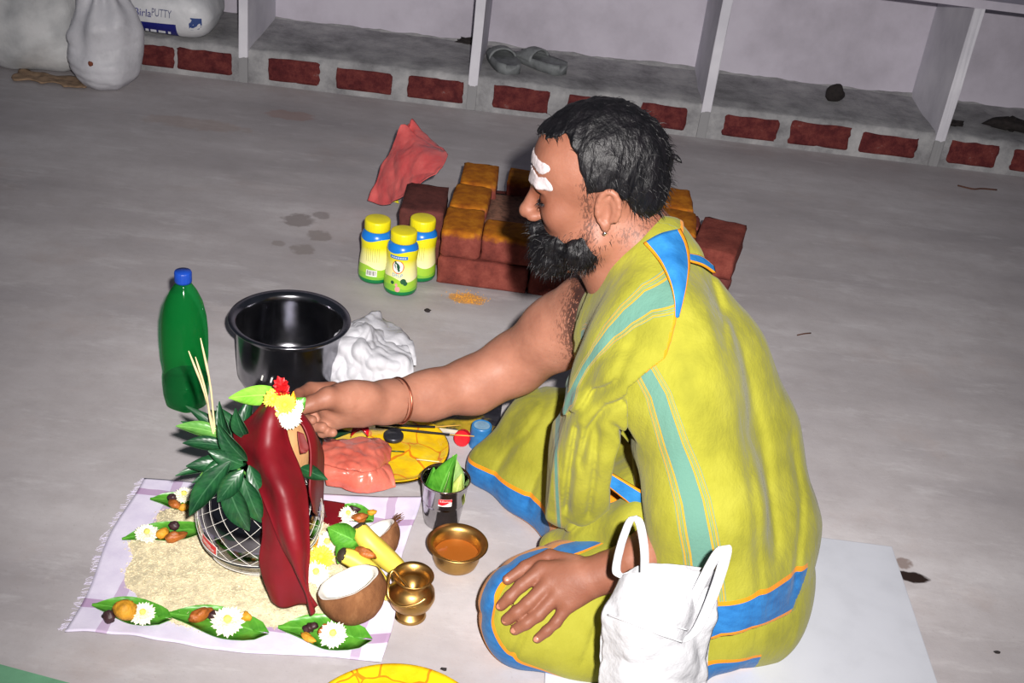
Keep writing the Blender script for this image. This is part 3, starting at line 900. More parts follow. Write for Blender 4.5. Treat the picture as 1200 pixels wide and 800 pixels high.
# green floor mat at the near corner
gx = np.array([(-0.7556, 1.3728, 0.0000), (-0.6336, 1.3526, 0.0000), (-0.5724, 1.1947, 0.0000), (-0.8581, 1.1494, 0.0000), (-0.9994, 1.4114, 0.0000)])
n_ = len(gx); top = gx.copy(); top[:, 2] = 0.004; bot = gx.copy(); bot[:, 2] = 0.0005
obj('floor_mat', (np.vstack([top, bot]), [list(range(n_))[::-1], [n_ + i for i in range(n_)]] + [[i, (i + 1) % n_, n_ + (i + 1) % n_, n_ + i] for i in range(n_)]),
    plain('green_mat', (106, 160, 126), 0.8, 0, 0.1, 20, 0.2), smooth=False, at=tuple(gx[0]), label='faded green mat, only its corner showing on the floor', cat='mat')

# ------------------------------------------------------------------ steel, brass, glass, plastic materials
def metal(name, c, rough, vary=0.1, spec=0.5, bump=0.0):
    m = Nodes(name)
    col = srgb(*c); dk = tuple(x * 0.72 for x in col[:3]) + (1,)
    m.base(m.ramp(m.noise(22, 5), [(0.3, dk), (0.65, col)]), rough, 1.0, spec)
    r_ = m.math('ADD', m.math('MULTIPLY', m.noise(35, 4), 0.16), rough - 0.06)
    m.l(r_, m.b.inputs['Roughness'])
    if bump: m.bump(m.noise(60, 3), bump, 0.002)
    return m.m
M_steel = metal('polished_steel', (186, 184, 186), 0.12)
M_brass = metal('worn_brass', (196, 156, 92), 0.36, bump=0.08)
M_copper = metal('copper_thread', (196, 120, 96), 0.4)
M_gold = metal('gold', (232, 182, 92), 0.2)

def leaf_mat(name, c1, c2, rough=0.35):
    m = Nodes(name)
    uvn = m.n('ShaderNodeUVMap'); sp = m.n('ShaderNodeSeparateXYZ'); m.l(uvn.outputs[0], sp.inputs[0])
    a = m.math('ABSOLUTE', m.math('SUBTRACT', sp.outputs[0], 0.5))
    c = m.ramp(m.noise(40, 5), [(0.3, srgb(*c1)), (0.7, srgb(*c2))])
    lite = tuple(min(1, x * 1.5 + 0.05) for x in srgb(*c2)[:3]) + (1,)
    vein = m.math('SINE', m.math('MULTIPLY', m.math('SUBTRACT', sp.outputs[1], m.math('MULTIPLY', a, 0.5)), 48.0))
    c = m.mix(m.math('MULTIPLY', m.step(vein, 0.9), 0.10), c, lite)
    c = m.mix(m.math('MULTIPLY', m.step(a, -1, 0.03), 0.45), c, lite)
    m.base(c, rough, 0, 0.5)
    m.b.inputs['Subsurface Weight'].default_value = 0.0
    m.bump(vein, 0.06, 0.002)
    return m.m
M_betel = leaf_mat('betel_green', (58, 128, 34), (94, 164, 52))
M_mango = leaf_mat('mango_green', (12, 50, 30), (30, 84, 44), 0.38)
M_mango2 = leaf_mat('mango_green_young', (70, 128, 52), (104, 156, 74), 0.35)

def leaf(base, tip, width, normal, curl=0.1, heart=0.0, fold=0.15, th=0.0009, wav=0.0, n=12):
    base, tip, normal = np.array(base, float), np.array(tip, float), np.array(normal, float)
    ax = tip - base; L = np.linalg.norm(ax); ax /= L
    nn = normal - ax * normal.dot(ax); nn /= np.linalg.norm(nn)
    sd = np.cross(ax, nn)
    rows = []
    for i in range(n + 1):
        t = i / n
        if heart: w = width * (max(0.02, math.sin(math.pi * min(1, t ** 0.62))) ** 0.85) * (1.0 if t > 0.05 else 0.75)
        else: w = width * max(0.02, math.sin(math.pi * t ** 0.85)) ** 0.9
        c = base + ax * L * t + nn * (curl * L * (math.sin(math.pi * t) - 0.0) )
        r = []
        for s in (-1, -0.5, 0, 0.5, 1):
            back = heart * width * 0.9 * abs(s) * max(0, 0.22 - t) / 0.22
            r.append(c + sd * s * w / 2 - ax * back + nn * (abs(s) * fold * w + wav * width * math.sin(7 * t + 3 * s) * abs(s)))
        rows.append(r)
    v = np.array(rows).reshape(-1, 3)
    G = np.array(rows); du = np.gradient(G, axis=0); dv = np.gradient(G, axis=1)
    N = np.cross(du, dv); N /= np.linalg.norm(N, axis=2, keepdims=True) + 1e-12
    a = (G + N * th / 2).reshape(-1, 3); b = (G - N * th / 2).reshape(-1, 3)
    m_ = 5; k = (n + 1) * m_; f = []
    for i in range(n):
        for j in range(m_ - 1):
            q = [i * m_ + j, i * m_ + j + 1, (i + 1) * m_ + j + 1, (i + 1) * m_ + j]
            f.append(q[::-1]); f.append([x + k for x in q])
        for j, s in ((0, 1), (m_ - 1, -1)):
            q = [i * m_ + j, (i + 1) * m_ + j, (i + 1) * m_ + j + k, i * m_ + j + k]
            f.append(q[::s])
    uv = np.array([((j / (m_ - 1)), i / n) for i in range(n + 1) for j in range(m_)])
    return np.vstack([a, b]), f, np.vstack([uv, uv])

def stalk(base, tip, L=0.02, r=0.0014):
    b = np.array(base); d = b - np.array(tip); d = d / np.linalg.norm(d)
    return tube([b + np.array([0, 0, 0.001]), b + d * L * 0.5, b + d * L + np.array([0, 0, 0.002])], r, 5)

# ------------------------------------------------------------------ white cloth with mauve checks, and the rice on it
m = Nodes('checked_cotton')
tc = m.n('ShaderNodeTexCoord'); sp = m.n('ShaderNodeSeparateXYZ'); m.l(tc.outputs['Object'], sp.inputs[0])
wv = m.math('MULTIPLY', m.math('SUBTRACT', m.noise(9, 2), 0.5), 0.02)
X = m.math('ADD', sp.outputs[0], wv); Y = m.math('ADD', sp.outputs[1], wv)
c = m.ramp(m.noise(20, 4), [(0.3, srgb(206, 198, 222)), (0.7, srgb(226, 220, 238))])
mauve = srgb(150, 96, 150)
for s in (m.step(X, -0.634, -0.614), m.step(X, -0.205, -0.187)): c = m.mix(m.math('MULTIPLY', s, 0.45), c, mauve)
for s in (m.step(Y, 1.522, 1.545), m.step(Y, 1.842, 1.862)): c = m.mix(m.math('MULTIPLY', s, 0.62), c, mauve)
m.base(c, 0.85, 0, 0.2)
wt = m.n('ShaderNodeTexNoise'); wt.inputs['Scale'].default_value = 400; m.l(tc.outputs['Object'], wt.inputs[0])
m.bump(wt.outputs['Fac'], 0.25, 0.001)
M_cotton = m.m
FL, FR, BL, BR = (-0.6841, 1.4605, 0.0000), (-0.1506, 1.4747, 0.0000), (-0.7000, 1.8919, 0.0000), (-0.1476, 1.9374, 0.0000)
def clothpt(u, w):
    a = np.array(FL) * (1 - u) + np.array(FR) * u; b = np.array(BL) * (1 - u) + np.array(BR) * u
    p = a * (1 - w) + b * w
    p[1] += 0.006 * math.sin(u * 9) * (1 - w) + 0.004 * math.sin(u * 7 + 1) * w
    p[0] += 0.006 * math.sin(w * 8)
    return p
rows = []
for j in range(13):
    r = []
    for i in range(15):
        u, w = i / 14, j / 12
        p = clothpt(u, w)
        e = max(0, 1 - w * 7) + max(0, (u - 0.86) * 7)
        p[2] = 0.004 + 0.004 * e * abs(math.sin(u * 23 + w * 5)) + 0.006 * max(0, u - 0.9) * 10 * abs(math.sin(w * 14))
        r.append(p)
    rows.append(r)
cl = thing('checked_cloth', 'white cotton cloth with mauve check stripes spread on the floor', 'cloth', (-0.41, 1.69, 0))
o = obj('cloth_sheet', sheet(rows, 90, 80, 0.0025), M_cotton, parent=cl)
# the stripes of its weave are placed in floor coordinates
for v_ in o.data.vertices: v_.co = v_.co + cl.location
o.location = -cl.location
r_ = np.random.default_rng(3)
fr = []
for k in range(150):
    w = r_.uniform(0.02, 1); p = clothpt(0, w); L = r_.uniform(0.006, 0.016)
    fr.append(tube([p + [0.002, 0, 0.004], p + [-L * 0.6, r_.uniform(-.004, .004), 0.003], p + [-L, r_.uniform(-.006, .006), 0.0012]], 0.0006, 3, False))
obj('fringe', join(*fr), M_cotton, parent=cl, kind='stuff')

poly = np.array([(-0.6133, 1.8072), (-0.6549, 1.6956), (-0.6196, 1.5842), (-0.5827, 1.5423), (-0.4957, 1.5029), (-0.4287, 1.5004), (-0.3769, 1.5287), (-0.3097, 1.5282), (-0.2232, 1.5439), (-0.1909, 1.5929), (-0.2134, 1.6612), (-0.2385, 1.7405), (-0.2820, 1.8164), (-0.3408, 1.8581), (-0.4576, 1.8503)])
def polyd(x, y):
    """signed distance to the rice outline, positive inside"""
    p = np.stack([x, y], -1); best = np.full(x.shape, 9.0); ins = np.zeros(x.shape, bool)
    for i in range(len(poly)):
        a, b = poly[i], poly[(i + 1) % len(poly)]; ab = b - a
        t = np.clip(((p - a) @ ab) / (ab @ ab), 0, 1)
        best = np.minimum(best, np.linalg.norm(p - a - t[..., None] * ab, axis=-1))
        c_ = ((a[1] > y) != (b[1] > y)) & (x < (b[0] - a[0]) * (y - a[1]) / (b[1] - a[1] + 1e-12) + a[0])
        ins ^= c_
    return np.where(ins, best, -best)
def rice_h(x, y):
    p = np.stack([x, y, 0 * x], -1).reshape(-1, 3)
    d = polyd(x, y).ravel() + 0.008 * sn(p, 60, 5)
    return (0.0055 + 0.009 * np.clip(d / 0.03, -0.6, 1) + 0.0012 * sn(p, 70, 7)).reshape(x.shape)
xs = np.linspace(poly[:, 0].min() - 0.02, poly[:, 0].max() + 0.02, 110); ys = np.linspace(poly[:, 1].min() - 0.02, poly[:, 1].max() + 0.02, 80)
GX, GY = np.meshgrid(xs, ys, indexing='ij'); GZ = rice_h(GX, GY)
v = np.stack([GX, GY, GZ], -1).reshape(-1, 3); n0, n1 = GX.shape
inside = (GZ > 0.0055)
f = [[i * n1 + j, (i + 1) * n1 + j, (i + 1) * n1 + j + 1, i * n1 + j + 1] for i in range(n0 - 1) for j in range(n1 - 1) if inside[i, j] or inside[i + 1, j + 1]]
r_ = np.random.default_rng(21)
pts = []
while len(pts) < 7500:
    x, y = r_.uniform(xs[0], xs[-1], 4000), r_.uniform(ys[0], ys[-1], 4000)
    h = rice_h(x, y); k = h > 0.0052 - 0.003 * r_.random(4000) ** 3
    pts += list(np.stack([x[k], y[k], np.maximum(h[k], 0.0055) + 0.0007], -1))
it = iter(pts)
gv, gf = grains(7500, lambda: next(it), 0.0032, 0.0011, r_)
M_rice = plain('rice', (216, 204, 170), 0.7, 0, 0.12, 60, 0.4, 300)
rice = (np.vstack([v, gv]), f + (gf + len(v)).tolist())
obj('rice_bed', rice, M_rice, smooth=False, at=(-0.41, 1.66, 0), kind='stuff', label='bed of pale uncooked rice spread over the white cloth', cat='rice')

# ------------------------------------------------------------------ offerings: leaves, flowers, nuts
M_petal_w = plain('white_petal', (240, 238, 216), 0.6, 0, 0.05)
M_petal_y = plain('yellow_petal', (240, 220, 70), 0.6, 0, 0.08)
M_petal_r = plain('red_petal', (196, 16, 22), 0.5, 0, 0.15)
M_disc = plain('flower_centre', (236, 224, 110), 0.7, 0, 0.12, 120, 0.4, 300)
M_nut = plain('dark_betel_nut', (58, 34, 38), 0.5, 0, 0.25, 60, 0.3, 120)
M_turm = plain('golden_root', (206, 146, 34), 0.65, 0, 0.2, 60, 0.5, 140)
M_date = plain('dried_date', (164, 92, 34), 0.5, 0, 0.3, 50, 0.7, 110)
def petals(R, rings, seed, w=0.42, up0=0.15):
    r2 = np.random.default_rng(seed); v, f = [], []
    for k, (rad, cnt, el) in enumerate(rings):
        for i in range(cnt):
            a = 6.2832 * (i + 0.5 * (k % 2)) / cnt + r2.uniform(-.08, .08); L = R * rad * r2.uniform(0.9, 1.06); ww = R * w
            e = el + r2.uniform(-0.12, 0.12)
            d = np.array([math.cos(a) * math.cos(e), math.sin(a) * math.cos(e), math.sin(e)]); s = np.array([-math.sin(a), math.cos(a), 0.0])
            o = np.array([0, 0, 0.1 * R]); up = np.cross(d, s) * -1
            b = len(v)
            v += [o + s * ww * 0.25, o + d * L * 0.6 + s * ww * 0.5 + up * 0.04 * R, o + d * L, o + d * L * 0.6 - s * ww * 0.5 + up * 0.04 * R, o - s * ww * 0.25, o + d * L * 0.6 - up * 0.05 * R]
            f += [[b, b + 1, b + 5], [b + 1, b + 2, b + 5], [b + 2, b + 3, b + 5], [b + 3, b + 4, b + 5], [b + 4, b, b + 5], [b + 4, b + 3, b + 2, b + 1, b]]
    return np.array(v), f
RINGS = [(1.0, 24, 0.08), (0.94, 22, 0.30), (0.85, 20, 0.55), (0.70, 16, 0.85), (0.5, 11, 1.15)]
def orient(nrm):
    nrm = Vector(nrm).normalized()
    return np.array(Vector((0, 0, 1)).rotation_difference(nrm).to_matrix())
def flower(loc, R, nrm, lab, pm, seed, cm=None, name='chrysanthemum', grp=None, cr=0.25):
    t = thing(name, lab, 'flower', loc, grp)
    Q_ = orient(nrm)
    obj('petals', mv(petals(R, RINGS, seed), loc, Q_), pm, parent=t, smooth=False)
    if cm is not None:
        c_ = np.array(loc) + Q_ @ np.array([0, 0, R * 0.48])
        obj('flower_centre', mv(lump(R * cr, R * cr, R * 0.22, 12, 6, 0.08, 8, seed), c_, Q_), cm, parent=t)
    return t
def nut(name, loc, r, mat, lab, cat, seed, ang=0, rough=0.1, tilt=0):
    return obj(name, mv(lump(*r, 16, 11, rough * 1.4, 3.2, seed), loc, rot(y=tilt, z=ang)), mat, at=loc, label=lab, cat=cat)
def betel(bx, tip, w, lab, nrm=(0, 0, 1), curl=0.03, heart=0.45, grp=None, mat=None, wav=0.05, fold=0.04):
    g = leaf(bx, tip, w, nrm, curl, heart, fold, 0.0012, wav, 16)
    t = thing('betel_leaf', lab, 'leaf', bx, grp)
    obj('leaf_blade', g, mat or M_betel, parent=t)
    obj('stalk', stalk(bx, tip), mat or M_betel, parent=t)
    return t
Z0 = 0.017
G_OFF = 'betel leaf offerings laid round the cloth'
def off(dx, dy, dz, p): return (p[0] + dx, p[1] + dy, p[2] + dz)
# A: upper left
betel((-0.5518, 1.7469, 0.0160), (-0.6702, 1.7002, 0.0120), 0.058, 'betel leaf offering halfway along the fringed edge of the cloth', grp=G_OFF)
flower((-0.6258, 1.7067, 0.0220), 0.024, (0.1, -0.15, 1), 'white chrysanthemum on the betel leaf beside the fringed edge', M_petal_w, 1, M_disc)
nut('turmeric_root', (-0.5971, 1.7126, 0.0280), (0.013, 0.009, 0.009), M_turm, 'golden root lump between white flower and date on the fringed-edge leaf', 'spice', 1, 50)
nut('betel_nut', (-0.5836, 1.7356, 0.0280), (0.009, 0.008, 0.009), M_nut, 'dark betel nut behind the date on the fringed-edge leaf', 'nut', 2)
nut('dried_date', (-0.5717, 1.7077, 0.0280), (0.019, 0.0095, 0.009), M_date, 'orange-brown dried date on the fringed-edge leaf', 'date', 3, 30, 0.14)
# B: back left corner
betel((-0.5748, 1.8241, 0.0140), (-0.6597, 1.8280, 0.0100), 0.05, 'betel leaf offering in the back corner, half under the sprig', grp=G_OFF)
flower((-0.5935, 1.8316, 0.0220), 0.022, (0, -0.1, 1), 'white chrysanthemum half hidden by the sprig at the back corner', M_petal_w, 2, M_disc)
nut('betel_nut', (-0.6139, 1.8219, 0.0240), (0.009, 0.008, 0.009), M_nut, 'dark betel nut on the back corner leaf', 'nut', 4)
nut('dried_date', (-0.6036, 1.8049, 0.0220), (0.014, 0.009, 0.008), M_date, 'short brown date on the back corner leaf', 'date', 5, -20, 0.14)
nut('turmeric_root', (-0.5858, 1.8006, 0.0220), (0.010, 0.008, 0.007), M_turm, 'small golden root piece on the back corner leaf', 'spice', 6, 20)
# C: front left corner
betel((-0.5420, 1.5109, 0.0160), (-0.6612, 1.5254, 0.0100), 0.062, 'betel leaf offering at the near left corner of the cloth', grp=G_OFF)
nut('betel_nut', (-0.6174, 1.4883, 0.0240), (0.011, 0.010, 0.010), M_nut, 'dark betel nut at the tip of the near left corner leaf', 'nut', 7)
nut('turmeric_root', (-0.5915, 1.4948, 0.0340), (0.018, 0.016, 0.020), M_turm, 'biggest golden root chunk, on the near left corner leaf', 'spice', 8, 10, 0.12)
flower((-0.5639, 1.5024, 0.0240), 0.023, (0.05, -0.35, 1), 'white chrysanthemum on the near left corner leaf', M_petal_w, 3, M_disc)
# D: front middle
betel((-0.3785, 1.5114, 0.0120), (-0.5342, 1.5274, 0.0100), 0.072, 'betel leaf offering at the middle of the near edge', grp=G_OFF)
nut('dried_date', (-0.4700, 1.5175, 0.0260), (0.020, 0.010, 0.011), M_date, 'dark wrinkled date on the near middle leaf', 'date', 9, 45, 0.16)
nut('betel_nut', (-0.4497, 1.5235, 0.0220), (0.010, 0.009, 0.009), M_nut, 'dark betel nut behind the near middle flower', 'nut', 10)
flower((-0.4196, 1.5057, 0.0260), 0.030, (0.05, -0.3, 1), 'white chrysanthemum on the near middle leaf', M_petal_w, 4, M_disc)
nut('turmeric_root', (-0.3955, 1.5314, 0.0220), (0.011, 0.008, 0.008), M_turm, 'golden root bit beside the near middle flower', 'spice', 11, -10)
# E: front right
betel((-0.2069, 1.5257, 0.0120), (-0.3384, 1.5293, 0.0100), 0.082, 'betel leaf offering below the front half coconut', grp=G_OFF)
nut('betel_nut', (-0.2805, 1.5206, 0.0260), (0.010, 0.010, 0.009), M_nut, 'dark knobbly betel nut below the satin end', 'nut', 12, 0, 0.25)
nut('turmeric_root', (-0.2804, 1.4999, 0.0220), (0.016, 0.007, 0.006), M_turm, 'slim golden root stick below the satin end', 'spice', 13, -35)
nut('dried_date', (-0.2583, 1.5205, 0.0260), (0.014, 0.007, 0.010), M_date, 'brown date beside the flower below the coconut', 'date', 14, 60, 0.14)
flower((-0.2395, 1.5072, 0.0260), 0.026, (0.05, -0.35, 1), 'white chrysanthemum below the front half coconut', M_petal_w, 5, M_disc)
# F: back right, by the red cloth end
betel((-0.2420, 1.8522, 0.0120), (-0.2981, 1.8816, 0.0100), 0.05, 'betel leaf offering behind the back half coconut', grp=G_OFF)
flower((-0.2740, 1.8408, 0.0200), 0.020, (0, -0.2, 1), 'white chrysanthemum against the flat red cloth end', M_petal_w, 6, M_disc)
flower((-0.2744, 1.8083, 0.0140), 0.016, (-0.1, -0.3, 1), 'small cream flower beneath the flower at the flat red cloth end', M_petal_w, 16, None)
nut('betel_nut', (-0.2644, 1.8513, 0.0260), (0.009, 0.009, 0.009), M_nut, 'dark betel nut behind the back half coconut', 'nut', 15, 0, 0.3)
nut('dried_date', (-0.2497, 1.8353, 0.0240), (0.016, 0.010, 0.009), M_date, 'brown date behind the back half coconut', 'date', 16, 20, 0.14)
nut('turmeric_root', (-0.2306, 1.8632, 0.0180), (0.010, 0.006, 0.006), M_turm, 'golden root piece behind the back half coconut', 'spice', 26, 20)
# pile of flowers against the globe
for k, (p, R, pm, lab) in enumerate((((-0.2927, 1.7385, 0.0300), 0.026, M_petal_w, 'white chrysanthemum topping the pile against the steel globe'),
        ((-0.2945, 1.6819, 0.0400), 0.026, M_petal_y, 'yellow chrysanthemum amid the pile beside the coconut'), ((-0.2980, 1.6550, 0.0280), 0.025, M_petal_w, 'white chrysanthemum lowest in the pile beside the satin'),
        ((-0.3165, 1.7065, 0.0260), 0.022, M_petal_w, 'cream chrysanthemum of the pile touching the satin strip'), ((-0.2749, 1.6268, 0.0200), 0.02, M_petal_w, 'white chrysanthemum under the front half coconut'))):
    flower(p, R, (-0.2 + 0.1 * k, -0.5, 1), lab, pm, 30 + k, M_disc if k != 1 else M_petal_y)
obj('turmeric_stick', tube(spline([(-0.3172, 1.6890, 0.0120), (-0.3161, 1.7115, 0.0300), (-0.3114, 1.7154, 0.0600), (-0.3131, 1.7214, 0.0750)], 12), [0.003] + [0.0045] * 10 + [0.003], 8), plain('orange_root', (222, 148, 34), 0.6, 0, 0.15), at=(-0.3176, 1.6912, 0.0100),
    label='slim orange stick leaning against the steel globe', cat='stick')

# ------------------------------------------------------------------ half coconuts and bananas
m = Nodes('coconut_husk')
m.base(m.ramp(m.noise(26, 8, rough=0.75, stretch=(1, 1, 0.4)), [(0.25, srgb(84, 52, 34)), (0.55, srgb(128, 86, 56)), (0.8, srgb(160, 116, 80))]), 0.9, 0, 0.15)
m.bump(m.noise(90, 8, rough=0.8, stretch=(1, 1, 0.3)), 0.7, 0.004)
M_husk2 = m.m
M_copra = plain('coconut_flesh', (238, 236, 230), 0.45, 0, 0.03)
def half_coconut(c, R, nrm, lab, seed, squash=1.0, deep=0.0):
    t = thing('half_coconut', lab, 'coconut', (c[0], c[1], 0.006), 'halves of the broken coconut')
    n = Vector(nrm).normalized(); Q_ = orient(nrm)
    seg = 44
    wob = lambda a, z: 0.03 * math.sin(2 * a + seed) + 0.02 * math.sin(5 * a + z * 40) + 0.012 * math.sin(11 * a + z * 90)
    ang = np.linspace(-math.pi / 2, deep, 16)
    prof = [(max(0.0004, R * math.cos(a)), R * math.sin(a) * squash) for a in ang]
    prof += [(R * math.cos(deep) * 0.955, R * math.sin(deep) * squash + 0.001)]
    obj('husk_shell', mv(lathe(prof, seg, wob), c, Q_), M_husk2, parent=t)
    z1 = R * math.sin(deep) * squash; r1 = R * math.cos(deep)
    inner = [(r1 * 0.955, z1 + 0.0008), (r1 * 0.93, z1 + 0.0012), (r1 * 0.82, z1), (r1 * 0.76, z1 - 0.010), (r1 * 0.6, z1 - 0.028), (r1 * 0.3, z1 - 0.038), (0.0004, z1 - 0.040)]
    obj('flesh', mv(lathe(inner, seg, wob), c, Q_), M_copra, parent=t)
    return t, Q_, z1, r1
half_coconut((-0.2234, 1.5890, 0.0580), 0.059, (-0.42, 0.16, 0.9), 'half coconut in front, dark shell with white flesh, next to the brass pot', 1, 1.02, 0.30)
hc, Q2, z1, r1 = half_coconut((-0.2129, 1.7576, 0.0460), 0.050, (-0.55, 0.18, 0.74), 'half coconut at the back, split side raised, behind the banana', 2, 1.0, 0.1)
fib = []
r_ = np.random.default_rng(6)
c2 = np.array((-0.2129, 1.7576, 0.0460))
for k in range(26):
    a = r_.uniform(-0.5, 0.6); p = c2 + Q2 @ np.array([r1 * math.cos(a), r1 * math.sin(a), z1])
    d = np.array([r_.uniform(0.0, 0.016), r_.uniform(-0.006, 0.006), r_.uniform(0.006, 0.022)])
    fib.append(tube([p, p + d * 0.6, p + d + [0.003, 0, 0]], 0.0006, 3, False))
obj('fibre_tuft', join(*fib), M_husk2, parent=hc, label='wispy brown fibres at its rim')

m = Nodes('banana_peel')
c = m.ramp(m.noise(10, 6), [(0.3, srgb(206, 182, 62)), (0.6, srgb(232, 210, 88)), (0.8, srgb(236, 220, 110))])
c = m.mix(m.math('MULTIPLY', m.ramp(m.noise(45, 5), [(0.66, (0, 0, 0, 1)), (0.72, (1, 1, 1, 1))]), 0.35), c, srgb(150, 110, 50))
m.base(c, 0.45, 0, 0.4)
M_banana = m.m
M_btip = plain('banana_tip', (48, 38, 24), 0.8)
def banana(pts, r, lab):
    P_ = spline(pts, 22)
    rr = [r * (0.42 + 0.58 * math.sin(math.pi * min(1, 0.10 + 0.9 * t)) ** 0.5) if t < 0.9 else r * (0.42 + 0.58 * math.sin(math.pi * 0.91) ** 0.5) * (1 - (t - 0.9) * 6) for t in np.linspace(0, 1, 22)]
    t = thing('banana', lab, 'banana', P_[10] * [1, 1, 0] + [0, 0, 0.006], 'bananas beside the half coconuts')
    obj('peel', tube(P_, rr, 7), M_banana, parent=t)
    d = P_[0] - P_[1]; d /= np.linalg.norm(d)
    obj('stem_tip', tube([P_[0] - d * 0.002, P_[0] + d * 0.003, P_[0] + d * 0.007], [rr[0] * 1.02, rr[0] * 0.98, rr[0] * 0.6], 10), M_btip, parent=t, label='blackened tip')
banana([(-0.2354, 1.7272, 0.0850), (-0.2181, 1.7132, 0.0730), (-0.1903, 1.7050, 0.0520), (-0.1614, 1.7005, 0.0300), (-0.1402, 1.6899, 0.0200)], 0.0205, 'larger ripe banana lying across the back half coconut')
banana([(-0.2540, 1.6600, 0.0750), (-0.2340, 1.6628, 0.0660), (-0.2043, 1.6568, 0.0500), (-0.1794, 1.6428, 0.0340), (-0.1612, 1.6210, 0.0200)], 0.0185, 'banana partly hidden behind the front half coconut')
nut('dried_date', (-0.2110, 1.6696, 0.0780), (0.022, 0.010, 0.009), M_date, 'orange-brown date wedged between the two bananas', 'date', 41, -15, 0.12, 8)
betel((-0.2427, 1.7095, 0.0720), (-0.2943, 1.7303, 0.0750), 0.046, 'betel leaf standing between the flowers and the bananas', (0.1, -0.8, 0.5), 0.04, 0.4, None, None, 0.03, 0.2)
betel((-0.2443, 1.7042, 0.0600), (-0.2616, 1.6645, 0.0500), 0.042, 'betel leaf drooping over the front half coconut', (-0.3, -0.7, 0.6), 0.05, 0.3, None, None, 0.03, 0.2)

# ------------------------------------------------------------------ brass and steel vessels
p = np.array((-0.0535, 1.7105, 0.0000)); p[1] += 0.055; p[2] = 0
bw = thing('brass_bowl', 'small round brass bowl with a flared rim, holding a little liquid', 'bowl', tuple(p))
prof = [(0.0005, 0.001), (0.036, 0.001), (0.041, 0.005), (0.0445, 0.016), (0.045, 0.034), (0.046, 0.041), (0.0565, 0.046), (0.0585, 0.049), (0.057, 0.051), (0.049, 0.0475), (0.043, 0.042), (0.0425, 0.02), (0.039, 0.008), (0.0005, 0.005)]
obj('bowl_body', mv(lathe(prof, 56), p), M_brass, parent=bw)
m = Nodes('amber_liquid'); m.base(srgb(150, 84, 30), 0.05, 0, 0.6); M_amber = m.m
obj('liquid', mv(lathe([(0.0005, 0.024), (0.0422, 0.024)], 40), p), M_amber, parent=bw, label='amber liquid')

p = np.array((-0.1190, 1.5821, 0.0000)); p[1] += 0.026; p[2] = 0
lt = thing('brass_pot', 'small brass water pot with a round belly on a flared foot', 'pot', tuple(p))
prof = [(0.0005, 0.002), (0.026, 0.0), (0.029, 0.003), (0.026, 0.009), (0.018, 0.014), (0.0165, 0.019), (0.027, 0.024), (0.037, 0.034), (0.0415, 0.047), (0.040, 0.059), (0.032, 0.070), (0.0255, 0.077), (0.0265, 0.083), (0.033, 0.091), (0.0365, 0.094), (0.0355, 0.096), (0.030, 0.092), (0.024, 0.083), (0.0235, 0.076), (0.030, 0.068), (0.0005, 0.052)]
obj('pot_body', mv(lathe(prof, 52), p), M_brass, parent=lt)
sp_ = spline([p + [0.0, -0.01, 0.066], p + [-0.02, -0.008, 0.088], p + [-0.034, -0.006, 0.104], p + [-0.040, -0.012, 0.098], p + [-0.041, -0.020, 0.078], p + [-0.036, -0.032, 0.064], p + [-0.015, -0.045, 0.060], p + [0.012, -0.043, 0.068], p + [0.028, -0.034, 0.077]], 40)
obj('brass_spoon', tube(sp_, 0.0026, 8, True, 1.0), M_brass, at=tuple(p + [0, 0, 0.066]), label='thin bent brass spoon hooked round the brass pot', cat='spoon')

p = np.array((-0.0943, 1.8544, 0.0000)); p[1] += 0.032; p[2] = 0
tb = thing('steel_tumbler', 'polished steel tumbler with a red and white sticker, holding leaves', 'tumbler', tuple(p))
TP = [(0.0005, 0.002), (0.033, 0.0), (0.0355, 0.003), (0.0385, 0.03), (0.0405, 0.052), (0.0415, 0.054), (0.0405, 0.0565), (0.0415, 0.0585), (0.042, 0.0605), (0.0455, 0.098), (0.048, 0.104), (0.0495, 0.106), (0.0485, 0.1075), (0.045, 0.1045), (0.044, 0.098), (0.036, 0.01), (0.0005, 0.006)]
obj('tumbler_body', mv(lathe(TP, 56), p), M_steel, parent=tb)
tum_r = lambda z: float(np.interp(z, [0.003, 0.03, 0.052, 0.0605, 0.098, 0.104], [0.0355, 0.0385, 0.0405, 0.042, 0.0455, 0.048]))
ta = math.radians(-82)
M_stred = plain('sticker_red', (216, 30, 44), 0.4, 0, 0.05)
st = obj('sticker', mv(wrap(rect_geo(0.026, 0.018, 8), tum_r, 0.078, ta), p), M_white, parent=tb, smooth=False, label='red and white paper sticker')
wave = np.array([[-0.013 + 0.026 * i / 12, (0.009 if s else -0.002 + 0.0045 * math.sin(i / 12 * 4.2 + 3.6)), 0] for i in range(13) for s in (0, 1)])
obj('sticker_band', mv(wrap((wave, [[2 * i, 2 * i + 2, 2 * i + 3, 2 * i + 1] for i in range(12)]), tum_r, 0.078, ta, 0.0009), p), M_stred, parent=st, smooth=False)
obj('lettering', mv(wrap(mv(text_geo('S.Dumar', 0.0062), (0, 0.0042, 0)), tum_r, 0.078, ta, 0.0013), p), M_white, parent=st, smooth=False)
betel(off(-0.012, 0.004, 0.045, p), off(0.016, 0.0, 0.165, p), 0.055, 'bright betel leaf standing in the steel tumbler', (-0.45, -0.8, 0.3), 0.05, 0.4, None, None, 0.05, 0.10)
betel(off(0.012, 0.012, 0.045, p), off(0.010, 0.01, 0.155, p), 0.05, 'paler betel leaf folded behind the bright one in the tumbler', (0.6, -0.7, 0.2), 0.06, 0.4, None, leaf_mat('betel_pale', (120, 160, 84), (160, 190, 120)), 0.05, 0.10)
betel(off(-0.026, 0.016, 0.05, p), off(-0.026, 0.008, 0.122, p), 0.04, 'betel leaf pressed to the side of the steel tumbler', (0.3, -0.8, 0.3), 0.05, 0.3, None, None, 0.02, 0.2)
